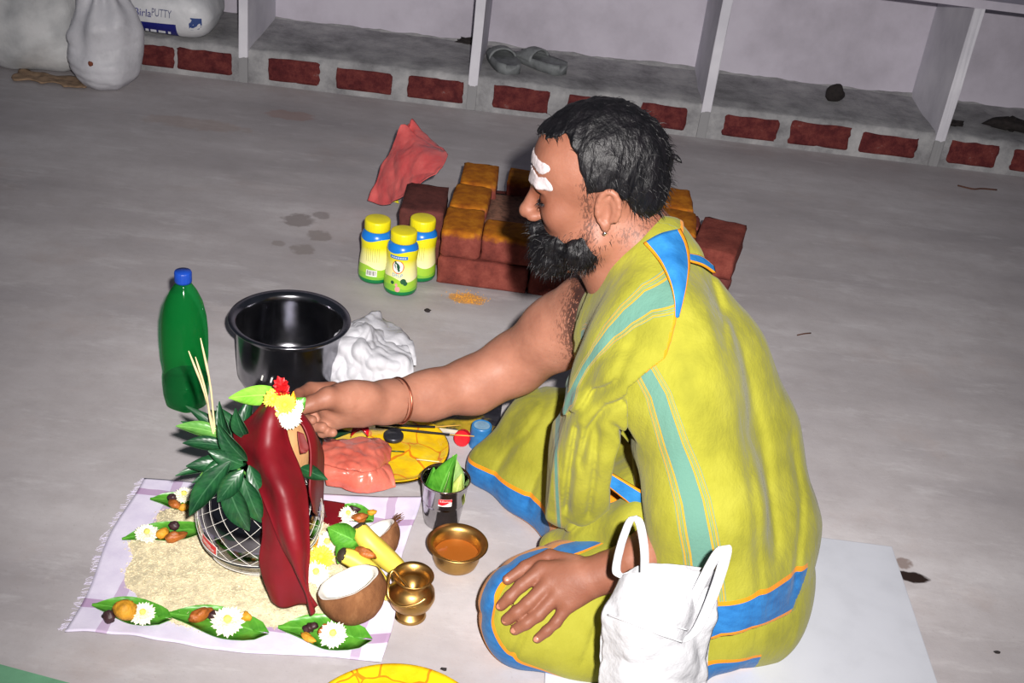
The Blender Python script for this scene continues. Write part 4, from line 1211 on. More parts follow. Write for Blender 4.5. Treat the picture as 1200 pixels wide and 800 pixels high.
betel(off(0.024, 0.006, 0.05, p), off(0.030, 0.004, 0.118, p), 0.042, 'curled yellowish betel leaf at the open side of the tumbler', (-0.1, -0.8, 0.5), 0.16, 0.3, None, leaf_mat('betel_yellow', (150, 168, 74), (184, 196, 110)), 0.02, 0.3)

p = np.array((-0.5076, 2.2421, 0.0000)); p[1] += 0.095; p[0] += 0.004; p[2] = 0
pt = thing('steel_pot', 'wide polished steel cooking pot with a broad dark rim', 'pot', tuple(p))
prof = [(0.0005, 0.003), (0.10, 0.001), (0.110, 0.006), (0.116, 0.02), (0.1175, 0.06), (0.1185, 0.138), (0.121, 0.148), (0.134, 0.153), (0.1375, 0.157), (0.136, 0.160), (0.122, 0.157), (0.1165, 0.15), (0.1155, 0.138), (0.1145, 0.03), (0.10, 0.008), (0.0005, 0.006)]
obj('pot_body', mv(lathe(prof, 72), p), metal('brushed_steel', (150, 150, 156), 0.17), parent=pt)
for dx in (-0.036, -0.014):
    a = -1.5708 + dx / 0.118
    q = p + np.array([0.1195 * math.cos(a), 0.1195 * math.sin(a), 0.058])
    obj('mark', mv(rough_box(0.004, 0.0016, 0.014, 0.0006, 0.0001, 1), q, rot(z=math.degrees(a) + 90) @ rot(y=14)), M_white, parent=pt, label='short white mark')

# ------------------------------------------------------------------ green bottle
p = np.array((-0.6941, 2.1486, 0.0000)); p[1] += 0.03; p[2] = 0
bt = thing('plastic_bottle', 'green plastic drink bottle with a blue cap, a little liquid left in it', 'bottle', tuple(p))
foot = lambda a, z: (0.05 * math.cos(5 * a) if z < 0.02 else 0) * (1 - z / 0.02)
BP = [(0.0005, 0.010), (0.02, 0.004), (0.034, 0.0), (0.043, 0.008), (0.0475, 0.03), (0.0485, 0.06), (0.048, 0.078), (0.0455, 0.09), (0.046, 0.10), (0.0485, 0.125), (0.049, 0.16), (0.0485, 0.19), (0.046, 0.222), (0.039, 0.256), (0.028, 0.282), (0.018, 0.298), (0.0145, 0.304), (0.0142, 0.318)]
m = Nodes('green_plastic')
m.base(srgb(30, 150, 76), 0.07, 0, 0.5)
tr = m.n('ShaderNodeBsdfTransparent'); tr.inputs[0].default_value = (0.20, 0.72, 0.36, 1)
mx = m.n('ShaderNodeMixShader'); mx.inputs[0].default_value = 0.22
out = m.t.nodes['Material Output']
m.l(tr.outputs[0], mx.inputs[1]); m.l(m.b.outputs[0], mx.inputs[2]); m.l(mx.outputs[0], out.inputs[0])
M_green = m.m
obj('bottle_body', mv(lathe(BP, 50, foot), p), M_green, parent=bt)
m = Nodes('dark_liquid'); m.base(srgb(8, 44, 16), 0.05, 0, 0.5); M_liq = m.m
liq = [(max(0.0004, r - 0.0022), z + 0.0014) for r, z in BP if z < 0.07] + [(0.0455, 0.072), (0.0004, 0.072)]
obj('liquid', mv(lathe(liq, 50, foot), p), M_liq, parent=bt, label='dark green liquid')
obj('cap', mv(lathe([(0.0005, 0.304), (0.0172, 0.304), (0.0176, 0.308), (0.0176, 0.326), (0.0165, 0.329), (0.0005, 0.329)], 60, lambda a, z: 0.03 * math.sin(20 * a) if 0.307 < z < 0.327 else 0), p), plain('blue_cap', (24, 72, 176), 0.4), parent=bt, label='blue screw cap')

# ------------------------------------------------------------------ crumpled white bag behind the hand
rows = [[(-0.4097, 2.3000, 0.0292), (-0.3514, 2.2800, 0.0365), (-0.2840, 2.2800, 0.0512), (-0.2106, 2.3000, 0.0728)],
        [(-0.4036, 2.3000, 0.0780), (-0.3518, 2.2900, 0.0916), (-0.2827, 2.2900, 0.1019), (-0.2169, 2.3200, 0.0962)],
        [(-0.4006, 2.3400, 0.1027), (-0.3510, 2.3200, 0.1259), (-0.2976, 2.3300, 0.1146), (-0.2307, 2.3600, 0.1026)],
        [(-0.3951, 2.3800, 0.1194), (-0.3431, 2.3600, 0.1404), (-0.2989, 2.3900, 0.1074), (-0.2578, 2.4200, 0.0826)],
        [(-0.3824, 2.4100, 0.1114), (-0.3436, 2.4100, 0.1376), (-0.3115, 2.4500, 0.0904), (-0.2716, 2.4700, 0.0568)]]
wb = thing('plastic_bag', 'thin white plastic bag crumpled on the floor beside the steel pot', 'bag', (-0.3217, 2.3692, 0.0000))
obj('bag_sheet', sheet(rows, 90, 90, 0.0015, crum(0.016, 34, 0.005, 90, 91)), M_plastic_white, parent=wb)
rows2 = [[(q[0] * 0.98 - 0.006, q[1] + 0.06 + 0.03 * math.sin(i), max(0.004, q[2] * 0.85)) for i, q in enumerate(r)] for r in rows]
obj('bag_fold', sheet(rows2, 30, 30, 0.002, crum(0.014, 34, 0.005, 70, 95)), M_plastic_white, parent=wb)

# ------------------------------------------------------------------ plate with wrapper, packet, incense
def plate(name, c, R, lab):
    t = thing(name, lab, 'plate', tuple(c))
    obj('plate_body', mv(lathe([(0.0005, 0.002), (R * 0.86, 0.001), (R * 0.93, 0.006), (R * 0.985, 0.014), (R, 0.0155), (R * 1.0, 0.0172), (R * 0.975, 0.0165), (R * 0.92, 0.0085), (R * 0.86, 0.0045), (0.0005, 0.0045)], 72), c), M_steel, parent=t)
    return t
m = Nodes('yellow_wrapper')
vo = m.n('ShaderNodeTexVoronoi', feature='DISTANCE_TO_EDGE'); vo.inputs['Scale'].default_value = 10
tc = m.n('ShaderNodeTexCoord'); mp = m.n('ShaderNodeMapping'); mp.inputs['Scale'].default_value = (1, 1, 0.2)
nz = m.n('ShaderNodeTexNoise'); nz.inputs['Scale'].default_value = 12; m.l(tc.outputs['Object'], nz.inputs[0])
va = m.n('ShaderNodeVectorMath', operation='MULTIPLY_ADD'); m.l(nz.outputs['Color'], va.inputs[0]); va.inputs[1].default_value = (0.09, 0.09, 0); m.l(tc.outputs['Object'], va.inputs[2])
m.l(va.outputs[0], mp.inputs[0]); m.l(mp.outputs[0], vo.inputs['Vector'])
c = m.ramp(m.noise(16, 5), [(0.3, srgb(214, 164, 12)), (0.6, srgb(234, 196, 24)), (0.8, srgb(238, 212, 60))])
c = m.mix(m.math('MULTIPLY', m.step(vo.outputs['Distance'], -1, 0.016), 0.75), c, srgb(214, 96, 20))
m.base(c, 0.2, 0, 0.6); m.bump(m.noise(26, 5), 0.3, 0.01)
M_wrap = m.m
def wrapper(c, R, seed, amp=0.008):
    v, f = [], []; nr, ns = 26, 72
    for i in range(nr + 1):
        for k in range(ns):
            a = 6.28318 * k / ns; r = R * i / nr
            v.append((c[0] + r * math.cos(a), c[1] + r * math.sin(a), 0))
    v = np.array(v); rr = np.linalg.norm(v[:, :2] - np.array(c)[:2], axis=1) / R
    v[:, 2] = 0.0065 + 0.0115 * np.clip((rr - 0.84) / 0.16, 0, 1) + amp * np.abs(sn(v, 28, seed)) * np.clip(1.4 - rr, 0, 1) + 0.25 * amp * sn(v, 75, seed + 1) * np.clip(1.25 - rr, 0, 1) + 0.002
    for i in range(nr):
        for k in range(ns):
            k2 = (k + 1) % ns; f.append([i * ns + k, (i + 1) * ns + k, (i + 1) * ns + k2, i * ns + k2])
    n = len(v); w = v.copy(); w[:, 2] -= 0.0015
    f += [[q + n for q in fc[::-1]] for fc in f] + [[nr * ns + k, nr * ns + k + n, nr * ns + (k + 1) % ns + n, nr * ns + (k + 1) % ns] for k in range(ns)]
    return np.vstack([v, w]), f
pc = np.array((-0.2424, 2.0956, 0.0000)); pc[0] += 0.003
pl = plate('steel_plate', pc, 0.137, 'round steel plate behind the white cloth, covered by a yellow wrapper')
obj('plastic_wrapper', wrapper(pc, 0.134, 61), M_wrap, at=tuple(pc + [0, 0, 0.01]), label='yellow plastic wrapper with orange lines spread over the plate', cat='wrapper')

m = Nodes('pink_polythene')
m.base(m.ramp(m.noise(18, 5), [(0.3, srgb(186, 84, 70)), (0.7, srgb(208, 116, 98))]), 0.25, 0, 0.5)
m.b.inputs['Subsurface Weight'].default_value = 0.12; m.b.inputs['Subsurface Radius'].default_value = (0.02, 0.006, 0.004)
m.bump(m.noise(48, 5), 0.35, 0.006)
M_pink = m.m
q = np.array((-0.2807, 1.9935, 0.0200))
pk = thing('powder_packet', 'salmon pink polythene packet with folded mouth on the yellow wrapper', 'packet', (q[0], q[1], 0.012))
rows = [[(-0.3334, 1.9375, 0.0180), (-0.2857, 1.9243, 0.0160), (-0.2350, 1.9322, 0.0160), (-0.1968, 1.9550, 0.0180)], [(-0.3389, 1.9353, 0.0380), (-0.2838, 1.9269, 0.0400), (-0.2342, 1.9405, 0.0400), (-0.2054, 1.9722, 0.0300)], [(-0.3461, 1.9522, 0.0480), (-0.2900, 1.9386, 0.0560), (-0.2416, 1.9606, 0.0520), (-0.2188, 1.9999, 0.0360)], [(-0.3552, 1.9892, 0.0460), (-0.2966, 1.9755, 0.0520), (-0.2509, 1.9972, 0.0480), (-0.2266, 2.0286, 0.0340)]]
obj('packet_body', sheet(rows, 60, 50, 0.0015, crum(0.006, 48, 0.002, 110, 141)), M_pink, parent=pk)
rows = [[(-0.3666, 2.0660, 0.0300), (-0.3208, 2.0635, 0.0300), (-0.2746, 2.0804, 0.0300), (-0.2429, 2.0898, 0.0240)], [(-0.3626, 2.0323, 0.0580), (-0.3178, 2.0305, 0.0640), (-0.2712, 2.0503, 0.0620), (-0.2354, 2.0691, 0.0460)], [(-0.3555, 1.9788, 0.0660), (-0.3006, 1.9734, 0.0720), (-0.2514, 1.9933, 0.0700), (-0.2222, 2.0407, 0.0480)], [(-0.3477, 1.9499, 0.0600), (-0.2925, 1.9302, 0.0680), (-0.2466, 1.9456, 0.0620), (-0.2175, 2.0129, 0.0400)], [(-0.3447, 1.9531, 0.0540), (-0.2931, 1.9353, 0.0600), (-0.2475, 1.9536, 0.0540), (-0.2206, 2.0117, 0.0360)]]
obj('packet_mouth', sheet(rows, 60, 50, 0.0015, crum(0.006, 52, 0.002, 120, 151)), M_pink, parent=pk)
q = np.array((-0.2276, 2.1248, 0.0180))
obj('metal_disc', mv(lathe([(0.0005, 0.0), (0.021, 0.0), (0.022, 0.003), (0.0215, 0.009), (0.018, 0.0105), (0.014, 0.0095), (0.012, 0.011), (0.0005, 0.0115)], 36), q), plain('charcoal_metal', (60, 60, 66), 0.35, 0.6), at=tuple(q), label='small dark grey metal disc lying on the yellow wrapper', cat='disc')
M_inc = plain('incense_black', (26, 24, 26), 0.8); M_stickw = plain('stick_wood', (206, 160, 70), 0.7)
for a, b, c_, lab in (((-0.2705, 2.1463, 0.0260), (-0.1085, 2.1474, 0.0300), (-0.0528, 2.1476, 0.0340), 'incense stick reaching toward the blue cup, yellow end bare'),
                     ((-0.2804, 2.1481, 0.0300), (-0.1425, 2.1638, 0.0340), (-0.0881, 2.1831, 0.0340), 'incense stick lying along the dark booklet'),):
    t = thing('incense_stick', lab, 'incense', a)
    obj('incense', tube([a, b], 0.0026, 7), M_inc, parent=t); obj('stick_end', tube([b, c_], 0.0013, 6), M_stickw, parent=t, label='bare yellow stick end')
obj('matchstick', tube([(-0.1680, 2.0523, 0.0220), (-0.1191, 2.0509, 0.0240)], 0.0012, 5), plain('pale_wood', (228, 214, 160), 0.7), at=(-0.1683, 2.0551, 0.0200), label='pale matchstick on the yellow wrapper beside the tumbler', cat='match')
obj('leaf_stem', tube([(-0.2305, 2.0699, 0.0220), (-0.1965, 2.0743, 0.0220)], 0.0014, 5), M_mango, at=(-0.2308, 2.0727, 0.0200), label='short green stem on the yellow wrapper', cat='stem')
rows = [[(-0.3180, 2.1000, 0.0231), (-0.2954, 2.0900, 0.0488), (-0.2752, 2.0800, 0.0433)], [(-0.3151, 2.1200, 0.0412), (-0.2921, 2.1100, 0.0601), (-0.2738, 2.0900, 0.0543)], [(-0.3068, 2.1300, 0.0623), (-0.2873, 2.1200, 0.0762), (-0.2781, 2.1000, 0.0689)]]
obj('sachet', sheet(rows, 14, 14, 0.002, crum(0.006, 90, 0.002, 160, 15)), plain('glossy_red', (200, 24, 36), 0.2, 0, 0.1), at=(-0.3014, 2.1378, 0.0000), label='shiny red sachet standing behind the pink packet', cat='sachet')
betel((-0.3856, 2.0893, 0.0200), (-0.3186, 2.1242, 0.0200), 0.03, 'dark leaf lying beside the pink packet, under the hand', (0, -0.3, 1), 0.03, 0.2, None, M_mango)

# booklet, cup, red cap
m = Nodes('printed_cover')
c = m.ramp(m.noise(18, 4), [(0.42, srgb(22, 22, 30)), (0.52, srgb(44, 44, 50)), (0.60, srgb(150, 128, 30)), (0.75, srgb(196, 160, 40))])
m.base(c, 0.3, 0, 0.5); M_cover = m.m
bx0, by0 = (-0.3027, 2.1779); bx1, _ = (0.0001, 2.2686)
bk = thing('booklet', 'dark glossy printed booklet on the floor beneath the outstretched arm', 'booklet', ((bx0 + bx1) / 2, by0 + 0.07, 0))
obj('cover', slab(bx0, bx1 - 0.004, by0 + 0.018, by0 + 0.15, 0.011, 0.014), M_cover, parent=bk, smooth=False)
obj('pages', slab(bx0 + 0.003, bx1 - 0.007, by0 + 0.02, by0 + 0.148, 0.001, 0.011), plain('paper_edge', (196, 188, 170), 0.8), parent=bk, smooth=False)
p = np.array((-0.0417, 2.1436, 0.0000)); p[1] += 0.022; p[2] = 0
cp = thing('plastic_cup', 'small blue plastic cup upside down on the floor beside the knee', 'cup', tuple(p))
m = Nodes('blue_plastic'); m.base(m.ramp(m.noise(30, 4), [(0.3, srgb(34, 96, 150)), (0.7, srgb(60, 128, 184))]), 0.35, 0, 0.5); M_bluep = m.m
obj('cup_body', mv(lathe([(0.024, 0.0), (0.0245, 0.003), (0.0225, 0.050), (0.0215, 0.0535), (0.019, 0.054), (0.018, 0.052), (0.0005, 0.0515)], 40), p), M_bluep, parent=cp)
obj('cup_base_disc', mv(lathe([(0.0175, 0.0522), (0.0005, 0.0525)], 30), p), plain('pale_blue', (128, 164, 190), 0.4), parent=cp, label='paler round base')
p = np.array((-0.0807, 2.1579, 0.0000)); p[2] = 0.0
obj('bottle_cap', mv(lathe([(0.0005, -0.012), (0.017, -0.012), (0.018, -0.009), (0.018, 0.008), (0.015, 0.011), (0.0005, 0.0105)], 16), p + [0, 0, 0.0185], rot(x=72, z=-10)), plain('red_plastic', (214, 26, 38), 0.35), smooth=False, at=tuple(p), label='red ridged cap standing on edge beside the blue cup', cat='cap')
obj('yellow_scrap', sheet([[(-0.1044, 2.2190, 0.0030), (-0.0857, 2.2223, 0.0060), (-0.0661, 2.2209, 0.0030)], [(-0.1027, 2.2388, 0.0040), (-0.0838, 2.2376, 0.0100), (-0.0645, 2.2441, 0.0040)]], 8, 8, 0.001), plain('marigold', (230, 170, 60), 0.6), at=(-0.0883, 2.2342, 0.0000), label='small orange-yellow scrap behind the red cap', cat='scrap')

# ------------------------------------------------------------------ yellow tray at the near edge
tc_ = np.array((-0.1154, 1.4729, 0.0000)); tc_[1] -= 0.155; tc_[0] += 0.012
ty = plate('serving_plate', tc_, 0.155, 'plate at the near edge of the view, only its far rim showing')
obj('plastic_wrapper', wrapper(tc_, 0.1525, 75, 0.004), M_wrap, at=tuple(tc_ + [0, 0, 0.01]), label='glossy yellow wrapper on the plate at the near edge', cat='wrapper')

# ------------------------------------------------------------------ ritual pot: globe, thread net, leaves, coconut, satin
gc = np.array((-0.4118, 1.6967, 0.1180))
gl = thing('steel_globe_pot', 'round steel ritual pot wound in white thread, standing on rice', 'pot', (gc[0], gc[1], 0.012))
R = 0.112
ang = np.linspace(-1.2, 1.06, 26)
prof = [(0.0005, -R * math.sin(1.2) + 0.003)] + [(R * math.cos(a), R * math.sin(a)) for a in ang]
ridge_i = 12
prof += [(0.052, 0.108), (0.056, 0.120), (0.066, 0.128), (0.066, 0.130), (0.054, 0.123), (0.049, 0.108), (0.05, 0.09)]
obj('globe_body', mv(lathe(prof, 72), gc), metal('dark_mirror_steel', (140, 138, 142), 0.09), parent=gl)
obj('seam_ring', mv(lathe([(R * 0.935, -0.044), (R * 0.955, -0.041), (R * 0.958, -0.038), (R * 0.945, -0.036)], 72), gc), M_steel, parent=gl)
M_thread = plain('white_thread', (226, 222, 214), 0.8)
th = []
for s in (-1, 1):
    for k in range(19):
        a0 = 6.28318 * k / 19
        th.append(tube([gc + (R + 0.0012) * np.array([math.cos(e) * math.cos(a0 + s * (e + 1.0) * 1.15), math.cos(e) * math.sin(a0 + s * (e + 1.0) * 1.15), math.sin(e)]) for e in np.linspace(-0.30, 1.0, 20)], 0.00045, 4, False))
for e in (-0.95, -0.60, -0.30):
    th.append(tube([gc + (R + 0.0012) * np.array([math.cos(e) * math.cos(a), math.cos(e) * math.sin(a), math.sin(e)]) for a in np.linspace(0, 6.2832, 60)], 0.0008, 4, False))
obj('thread_net', join(*th), M_thread, parent=gl, label='net of white thread')
sa = math.radians(-152)
def on_globe(g, z0, ang_, lift):
    rf = lambda z: math.sqrt(max(1e-6, R * R - z * z))
    return mv(wrap(g, rf, z0, ang_, lift), gc)
tiltR = rot(z=-14)
st = obj('sticker', on_globe(mv(rect_geo(0.042, 0.026, 8), (0, 0, 0), tiltR), -0.014, math.radians(-128), 0.0016), M_white, parent=gl, smooth=False, label='red paper sticker')
obj('sticker_field', on_globe(mv(rect_geo(0.038, 0.022, 8), (0, 0, 0), tiltR), -0.014, math.radians(-128), 0.002), M_stred, parent=st, smooth=False)
obj('sticker_print', on_globe(join(*[mv(rect_geo(w_, 0.0016, 3), (x_, y_, 0), tiltR) for w_, x_, y_ in ((0.022, -0.003, 0.003), (0.030, 0.0, -0.002), (0.018, 0.004, -0.006))]), -0.014, math.radians(-128), 0.0024), M_white, parent=st, smooth=False)

# mango leaves in the neck
sprig = thing('mango_sprig', 'sprig of dark glossy mango leaves tucked into the steel globe pot', 'leaves', (gc[0], gc[1], 0.20))
LV = [((-0.4611, 1.6600, 0.3002), (-0.5488, 1.6600, 0.3096), .034, (0, -.5, 1), 1), ((-0.4528, 1.6400, 0.2940), (-0.5282, 1.6300, 0.2980), .032, (0, -.6, 1), 0), ((-0.4417, 1.6200, 0.2727), (-0.5140, 1.6000, 0.2739), .036, (0, -.7, .8), 0),
      ((-0.4336, 1.5800, 0.3112), (-0.4947, 1.5500, 0.2114), .048, (-.4, -.9, .2), 0), ((-0.4367, 1.5600, 0.2905), (-0.3959, 1.5550, 0.1908), .050, (.1, -1, .25), 0), ((-0.4098, 1.5700, 0.2875), (-0.3783, 1.5650, 0.2039), .042, (.2, -1, .3), 0),
      ((-0.4552, 1.6700, 0.2621), (-0.4849, 1.7000, 0.3440), .036, (-.3, -.9, .3), 0), ((-0.4482, 1.7000, 0.2605), (-0.4375, 1.7400, 0.3400), .036, (-.2, -.9, .3), 0), ((-0.4319, 1.6000, 0.2972), (-0.4792, 1.5700, 0.2800), .036, (0, -.8, .7), 0),
      ((-0.4176, 1.6000, 0.2907), (-0.4716, 1.5850, 0.3224), .040, (0, -.8, .6), 0), ((-0.4105, 1.6000, 0.3006), (-0.4597, 1.6000, 0.3700), .042, (-.4, -.9, .4), 0), ((-0.4098, 1.5700, 0.3048), (-0.4457, 1.5450, 0.2515), .040, (-.1, -1, .3), 0),
      ((-0.4076, 1.6000, 0.2923), (-0.3624, 1.5700, 0.2242), .040, (.1, -1, .3), 0), ((-0.4260, 1.7200, 0.2317), (-0.5350, 1.7800, 0.2299), .036, (-.2, -.7, .7), 0), ((-0.3340, 1.6600, 0.2555), (-0.2808, 1.6300, 0.2604), .030, (.1, -.8, .7), 0),
      ((-0.4300, 1.6200, 0.2922), (-0.5036, 1.6100, 0.2255), .034, (-.2, -.8, .5), 1), ((-0.4755, 1.6900, 0.2631), (-0.5296, 1.7200, 0.2488), .030, (0, -.4, 1), 1), ((-0.4259, 1.6600, 0.3003), (-0.4462, 1.6600, 0.3617), .036, (-.3, -.9, .3), 0)]
r_ = np.random.default_rng(77)
for k in range(10):                                          # the leaves behind, deeper in the bunch
    an = r_.uniform(2.0, 4.6); el = r_.uniform(-0.2, 0.8); b0 = gc + np.array([0.03 * math.cos(an), 0.03 * math.sin(an), 0.125])
    LV.append((b0, b0 + r_.uniform(0.10, 0.14) * np.array([math.cos(an) * math.cos(el), math.sin(an) * math.cos(el) * 0.7, math.sin(el)]), r_.uniform(0.028, 0.036), (0, -0.5, 0.8), 0))
for a, b, w, nn, y in LV:
    w *= 0.82
    obj('leaf', leaf(a, b, w, nn, 0.09, 0, 0.16, 0.001, 0.03), M_mango2 if y else M_mango, parent=sprig)
for a, b in (((-0.4109, 1.6600, 0.2215), (-0.4596, 1.6650, 0.2917)), ((-0.4058, 1.6400, 0.2187), (-0.4390, 1.6100, 0.2803)), ((-0.4082, 1.6800, 0.1980), (-0.4411, 1.6900, 0.2685))):
    obj('stem', tube([a, (np.array(a) + b) / 2 + [0, 0, 0.008], b], 0.0022, 6), M_mango2, parent=sprig)
M_straw = plain('dry_straw', (214, 196, 150), 0.7)
for k, (a, b, lab) in enumerate((((-0.4829, 1.6650, 0.3093), (-0.5091, 1.6800, 0.4771), 'tallest dry straw in the sprig'), ((-0.4843, 1.6600, 0.3177), (-0.5264, 1.6700, 0.4558), 'dry straw bending toward the bottle'), ((-0.4858, 1.6550, 0.3208), (-0.5122, 1.6600, 0.4523), 'dry straw between the other two'))):
    a_, b_ = np.array(a), np.array(b)
    obj('straw', tube(spline([a_ + [0.012, 0.004, -0.05], a_, (a_ + b_) / 2 + [0.004, 0, 0.0], b_], 12), [0.0018] * 9 + [0.0022, 0.0018, 0.0008], 5), M_straw, at=tuple(a_), label=lab, cat='straw')

# coconut on top of the pot
cc = np.array((-0.3704, 1.7150, 0.2622))
obj('coconut', mv(lump(0.050, 0.050, 0.080, 28, 20, 0.03, 2.2, 3), cc, rot(y=-4)), plain('bare_coconut', (168, 126, 84), 0.9, 0, 0.25, 30, 0.7, 70, 0.2, (1, 1, 0.25)), at=tuple(cc - [0, 0, 0.08]), label='upright brown coconut wrapped in satin on top of the ritual pot', cat='coconut')

m = Nodes('red_satin')
m.base(m.ramp(m.noise(6, 3), [(0.3, srgb(92, 5, 16)), (0.7, srgb(122, 10, 25))]), 0.52, 0, 0.4)
m.bump(m.noise(14, 3), 0.35, 0.012)
M_satin = m.m
sat = thing('satin_cloth', 'dark red satin cloth draped over the coconut and hanging down the pot', 'cloth', tuple(gc - [0, 0, 0.1]))
fold = lambda a, k, s: (lambda U, V_, G: a * np.sin(U * k + 2 * V_ + s) + (0.7 * a * sn(G.reshape(-1, 3) * np.array([1, 1, 1.6]), 48, 3)).reshape(U.shape))
rows = [[(-0.3894, 1.7000, 0.3741), (-0.3829, 1.6900, 0.3882), (-0.3769, 1.6900, 0.3806)], [(-0.4307, 1.6900, 0.3272), (-0.3877, 1.6450, 0.3632), (-0.3618, 1.6650, 0.3437)], [(-0.4577, 1.6800, 0.2960), (-0.3886, 1.6150, 0.3248), (-0.3491, 1.6500, 0.3103)],
        [(-0.4280, 1.6400, 0.2766), (-0.3645, 1.5750, 0.3049), (-0.3246, 1.6200, 0.2893)], [(-0.3922, 1.5850, 0.2652), (-0.3410, 1.5480, 0.2868), (-0.3061, 1.5900, 0.2680)], [(-0.3666, 1.5450, 0.2465), (-0.3258, 1.5330, 0.2518), (-0.2945, 1.5600, 0.2357)],
        [(-0.3428, 1.5240, 0.2100), (-0.3113, 1.5160, 0.2108), (-0.2875, 1.5320, 0.1944)], [(-0.3207, 1.5180, 0.1604), (-0.3008, 1.5120, 0.1578), (-0.2855, 1.5220, 0.1481)], [(-0.2963, 1.5160, 0.1141), (-0.2864, 1.5100, 0.1136), (-0.2793, 1.5180, 0.1077)], [(-0.2829, 1.5220, 0.0498), (-0.2740, 1.5120, 0.0682), (-0.2675, 1.5220, 0.0756)]]
obj('front_fall', sheet(rows, 46, 80, 0.003, fold(0.0048, 7, 0)), M_satin, parent=sat)
rows = [[(-0.3854, 1.5750, 0.2525), (-0.3493, 1.5550, 0.2557), (-0.3207, 1.5600, 0.2565)], [(-0.3750, 1.5520, 0.1912), (-0.3411, 1.5420, 0.1956), (-0.3067, 1.5480, 0.1964)], [(-0.3784, 1.5500, 0.1238), (-0.3371, 1.5420, 0.1186), (-0.2952, 1.5420, 0.1331)], [(-0.3556, 1.5500, 0.0451), (-0.3249, 1.5460, 0.0402), (-0.2910, 1.5450, 0.0586)]]
obj('under_fold', sheet(rows, 36, 50, 0.003, fold(0.004, 7, 1)), M_satin, parent=sat)
rows = [[(-0.3558, 1.6900, 0.3456), (-0.3498, 1.7100, 0.3371), (-0.3487, 1.7500, 0.3040)], [(-0.3318, 1.6750, 0.3347), (-0.3263, 1.7000, 0.3153), (-0.3264, 1.7500, 0.2709)], [(-0.3189, 1.6600, 0.3027), (-0.3127, 1.6900, 0.2775), (-0.3097, 1.7500, 0.2288)],
        [(-0.3137, 1.6400, 0.2659), (-0.3083, 1.6750, 0.2341), (-0.3076, 1.7400, 0.1793)], [(-0.3100, 1.6200, 0.2306), (-0.3055, 1.6600, 0.1937), (-0.3039, 1.7300, 0.1292)], [(-0.3069, 1.6400, 0.1788), (-0.3018, 1.6800, 0.1371), (-0.2982, 1.7300, 0.0986)]]
obj('side_fall', sheet(rows, 30, 40, 0.003, fold(0.003, 6, 2)), M_satin, parent=sat)
rows = [[(-0.3295, 1.8181, 0.0120), (-0.3015, 1.8107, 0.0140), (-0.2801, 1.8123, 0.0120)], [(-0.3322, 1.8473, 0.0140), (-0.3045, 1.8425, 0.0180), (-0.2853, 1.8488, 0.0140)], [(-0.3337, 1.8883, 0.0120), (-0.3088, 1.8826, 0.0160), (-0.2889, 1.8865, 0.0120)]]
obj('cloth_end', sheet(rows, 16, 16, 0.003), M_satin, parent=sat, label='flat loose end on the white cloth')
obj('torn_label', sheet([[(-0.3411, 1.6650, 0.3276), (-0.3314, 1.6680, 0.3218)], [(-0.3370, 1.6550, 0.3087), (-0.3204, 1.6600, 0.3007)], [(-0.3326, 1.6500, 0.2916), (-0.3225, 1.6500, 0.2967)]], 10, 10, 0.001, crum(0.003, 90, 0.001, 160, 3)), plain('red_paper', (104, 20, 18), 0.7), at=(-0.3351, 1.6600, 0.3055), label='torn red paper scrap stuck to the coconut', cat='paper')

# flowers crowning the coconut
flower((-0.3824, 1.6700, 0.3821), 0.020, (-0.3, -0.8, 0.7), 'yellow flower of the crown, beside the satin edge', M_petal_y, 50, M_petal_y)
flower((-0.3628, 1.6600, 0.3812), 0.020, (0.1, -0.9, 0.6), 'yellow flower of the crown, below the red petals', M_petal_y, 51, M_petal_y)
flower((-0.3714, 1.6550, 0.3660), 0.018, (-0.2, -1, 0.3), 'cream flower of the crown, lowest beside the satin', M_petal_w, 52, M_disc)
flower((-0.3526, 1.6550, 0.3603), 0.021, (0.2, -1, 0.3), 'white flower of the crown, lowest and nearest the hand', M_petal_w, 53, None)
flower((-0.3500, 1.6750, 0.3667), 0.016, (0.5, -0.8, 0.5), 'white flower of the crown, tucked by the small leaf', M_petal_w, 54, None)
rp = thing('red_flower', 'red flower standing upright at the peak of the crown', 'flower', (-0.3715, 1.6850, 0.3880))
obj('petals', mv(petals(0.026, [(0.62, 9, 0.5), (0.8, 8, 0.9), (1.0, 8, 1.25)], 60, 0.34), (-0.3707, 1.6750, 0.3909), orient((0.0, -0.25, 1))), M_petal_r, parent=rp, smooth=False)
obj('petals', mv(petals(0.024, [(0.55, 8, 0.1), (0.7, 8, 0.6)], 61, 0.4), (-0.3724, 1.6750, 0.4076), orient((-0.1, -0.7, 0.8))), M_petal_r, parent=rp, smooth=False)
obj('marigold_petal', leaf((-0.3533, 1.6700, 0.3694), (-0.3511, 1.6700, 0.4038), 0.012, (0.2, -1, 0.2), 0.08, 0, 0.2), plain('orange_petal', (244, 160, 24), 0.6), at=(-0.3533, 1.6700, 0.3694), label='single orange-yellow petal beside the red flower', cat='petal')
betel((-0.3596, 1.7000, 0.3456), (-0.3396, 1.7150, 0.3635), 0.030, 'small light green leaf held between flowers and fingertips', (0.1, -0.9, 0.4), 0.04, 0.3)
betel((-0.3940, 1.7200, 0.3591), (-0.4769, 1.7300, 0.3332), 0.036, 'bright green leaf poking out behind the satin peak', (0, -0.7, 0.7), 0.03, 0.3, None, leaf_mat('betel_bright', (110, 176, 50), (146, 204, 76)))

# ------------------------------------------------------------------ white board under the man
obj('seat_board', rough_box(0.70, 0.68, 0.011, 0.002, 0.0, 1)[:2] and mv(rough_box(0.70, 0.68, 0.011, 0.002, 0.0, 1), (0.478, 1.637, 0.0005)), plain('white_board', (188, 191, 200), 0.55, 0, 0.03, 12), smooth=False, at=(0.478, 1.637, 0.0005), label='flat white board the man sits on', cat='board')

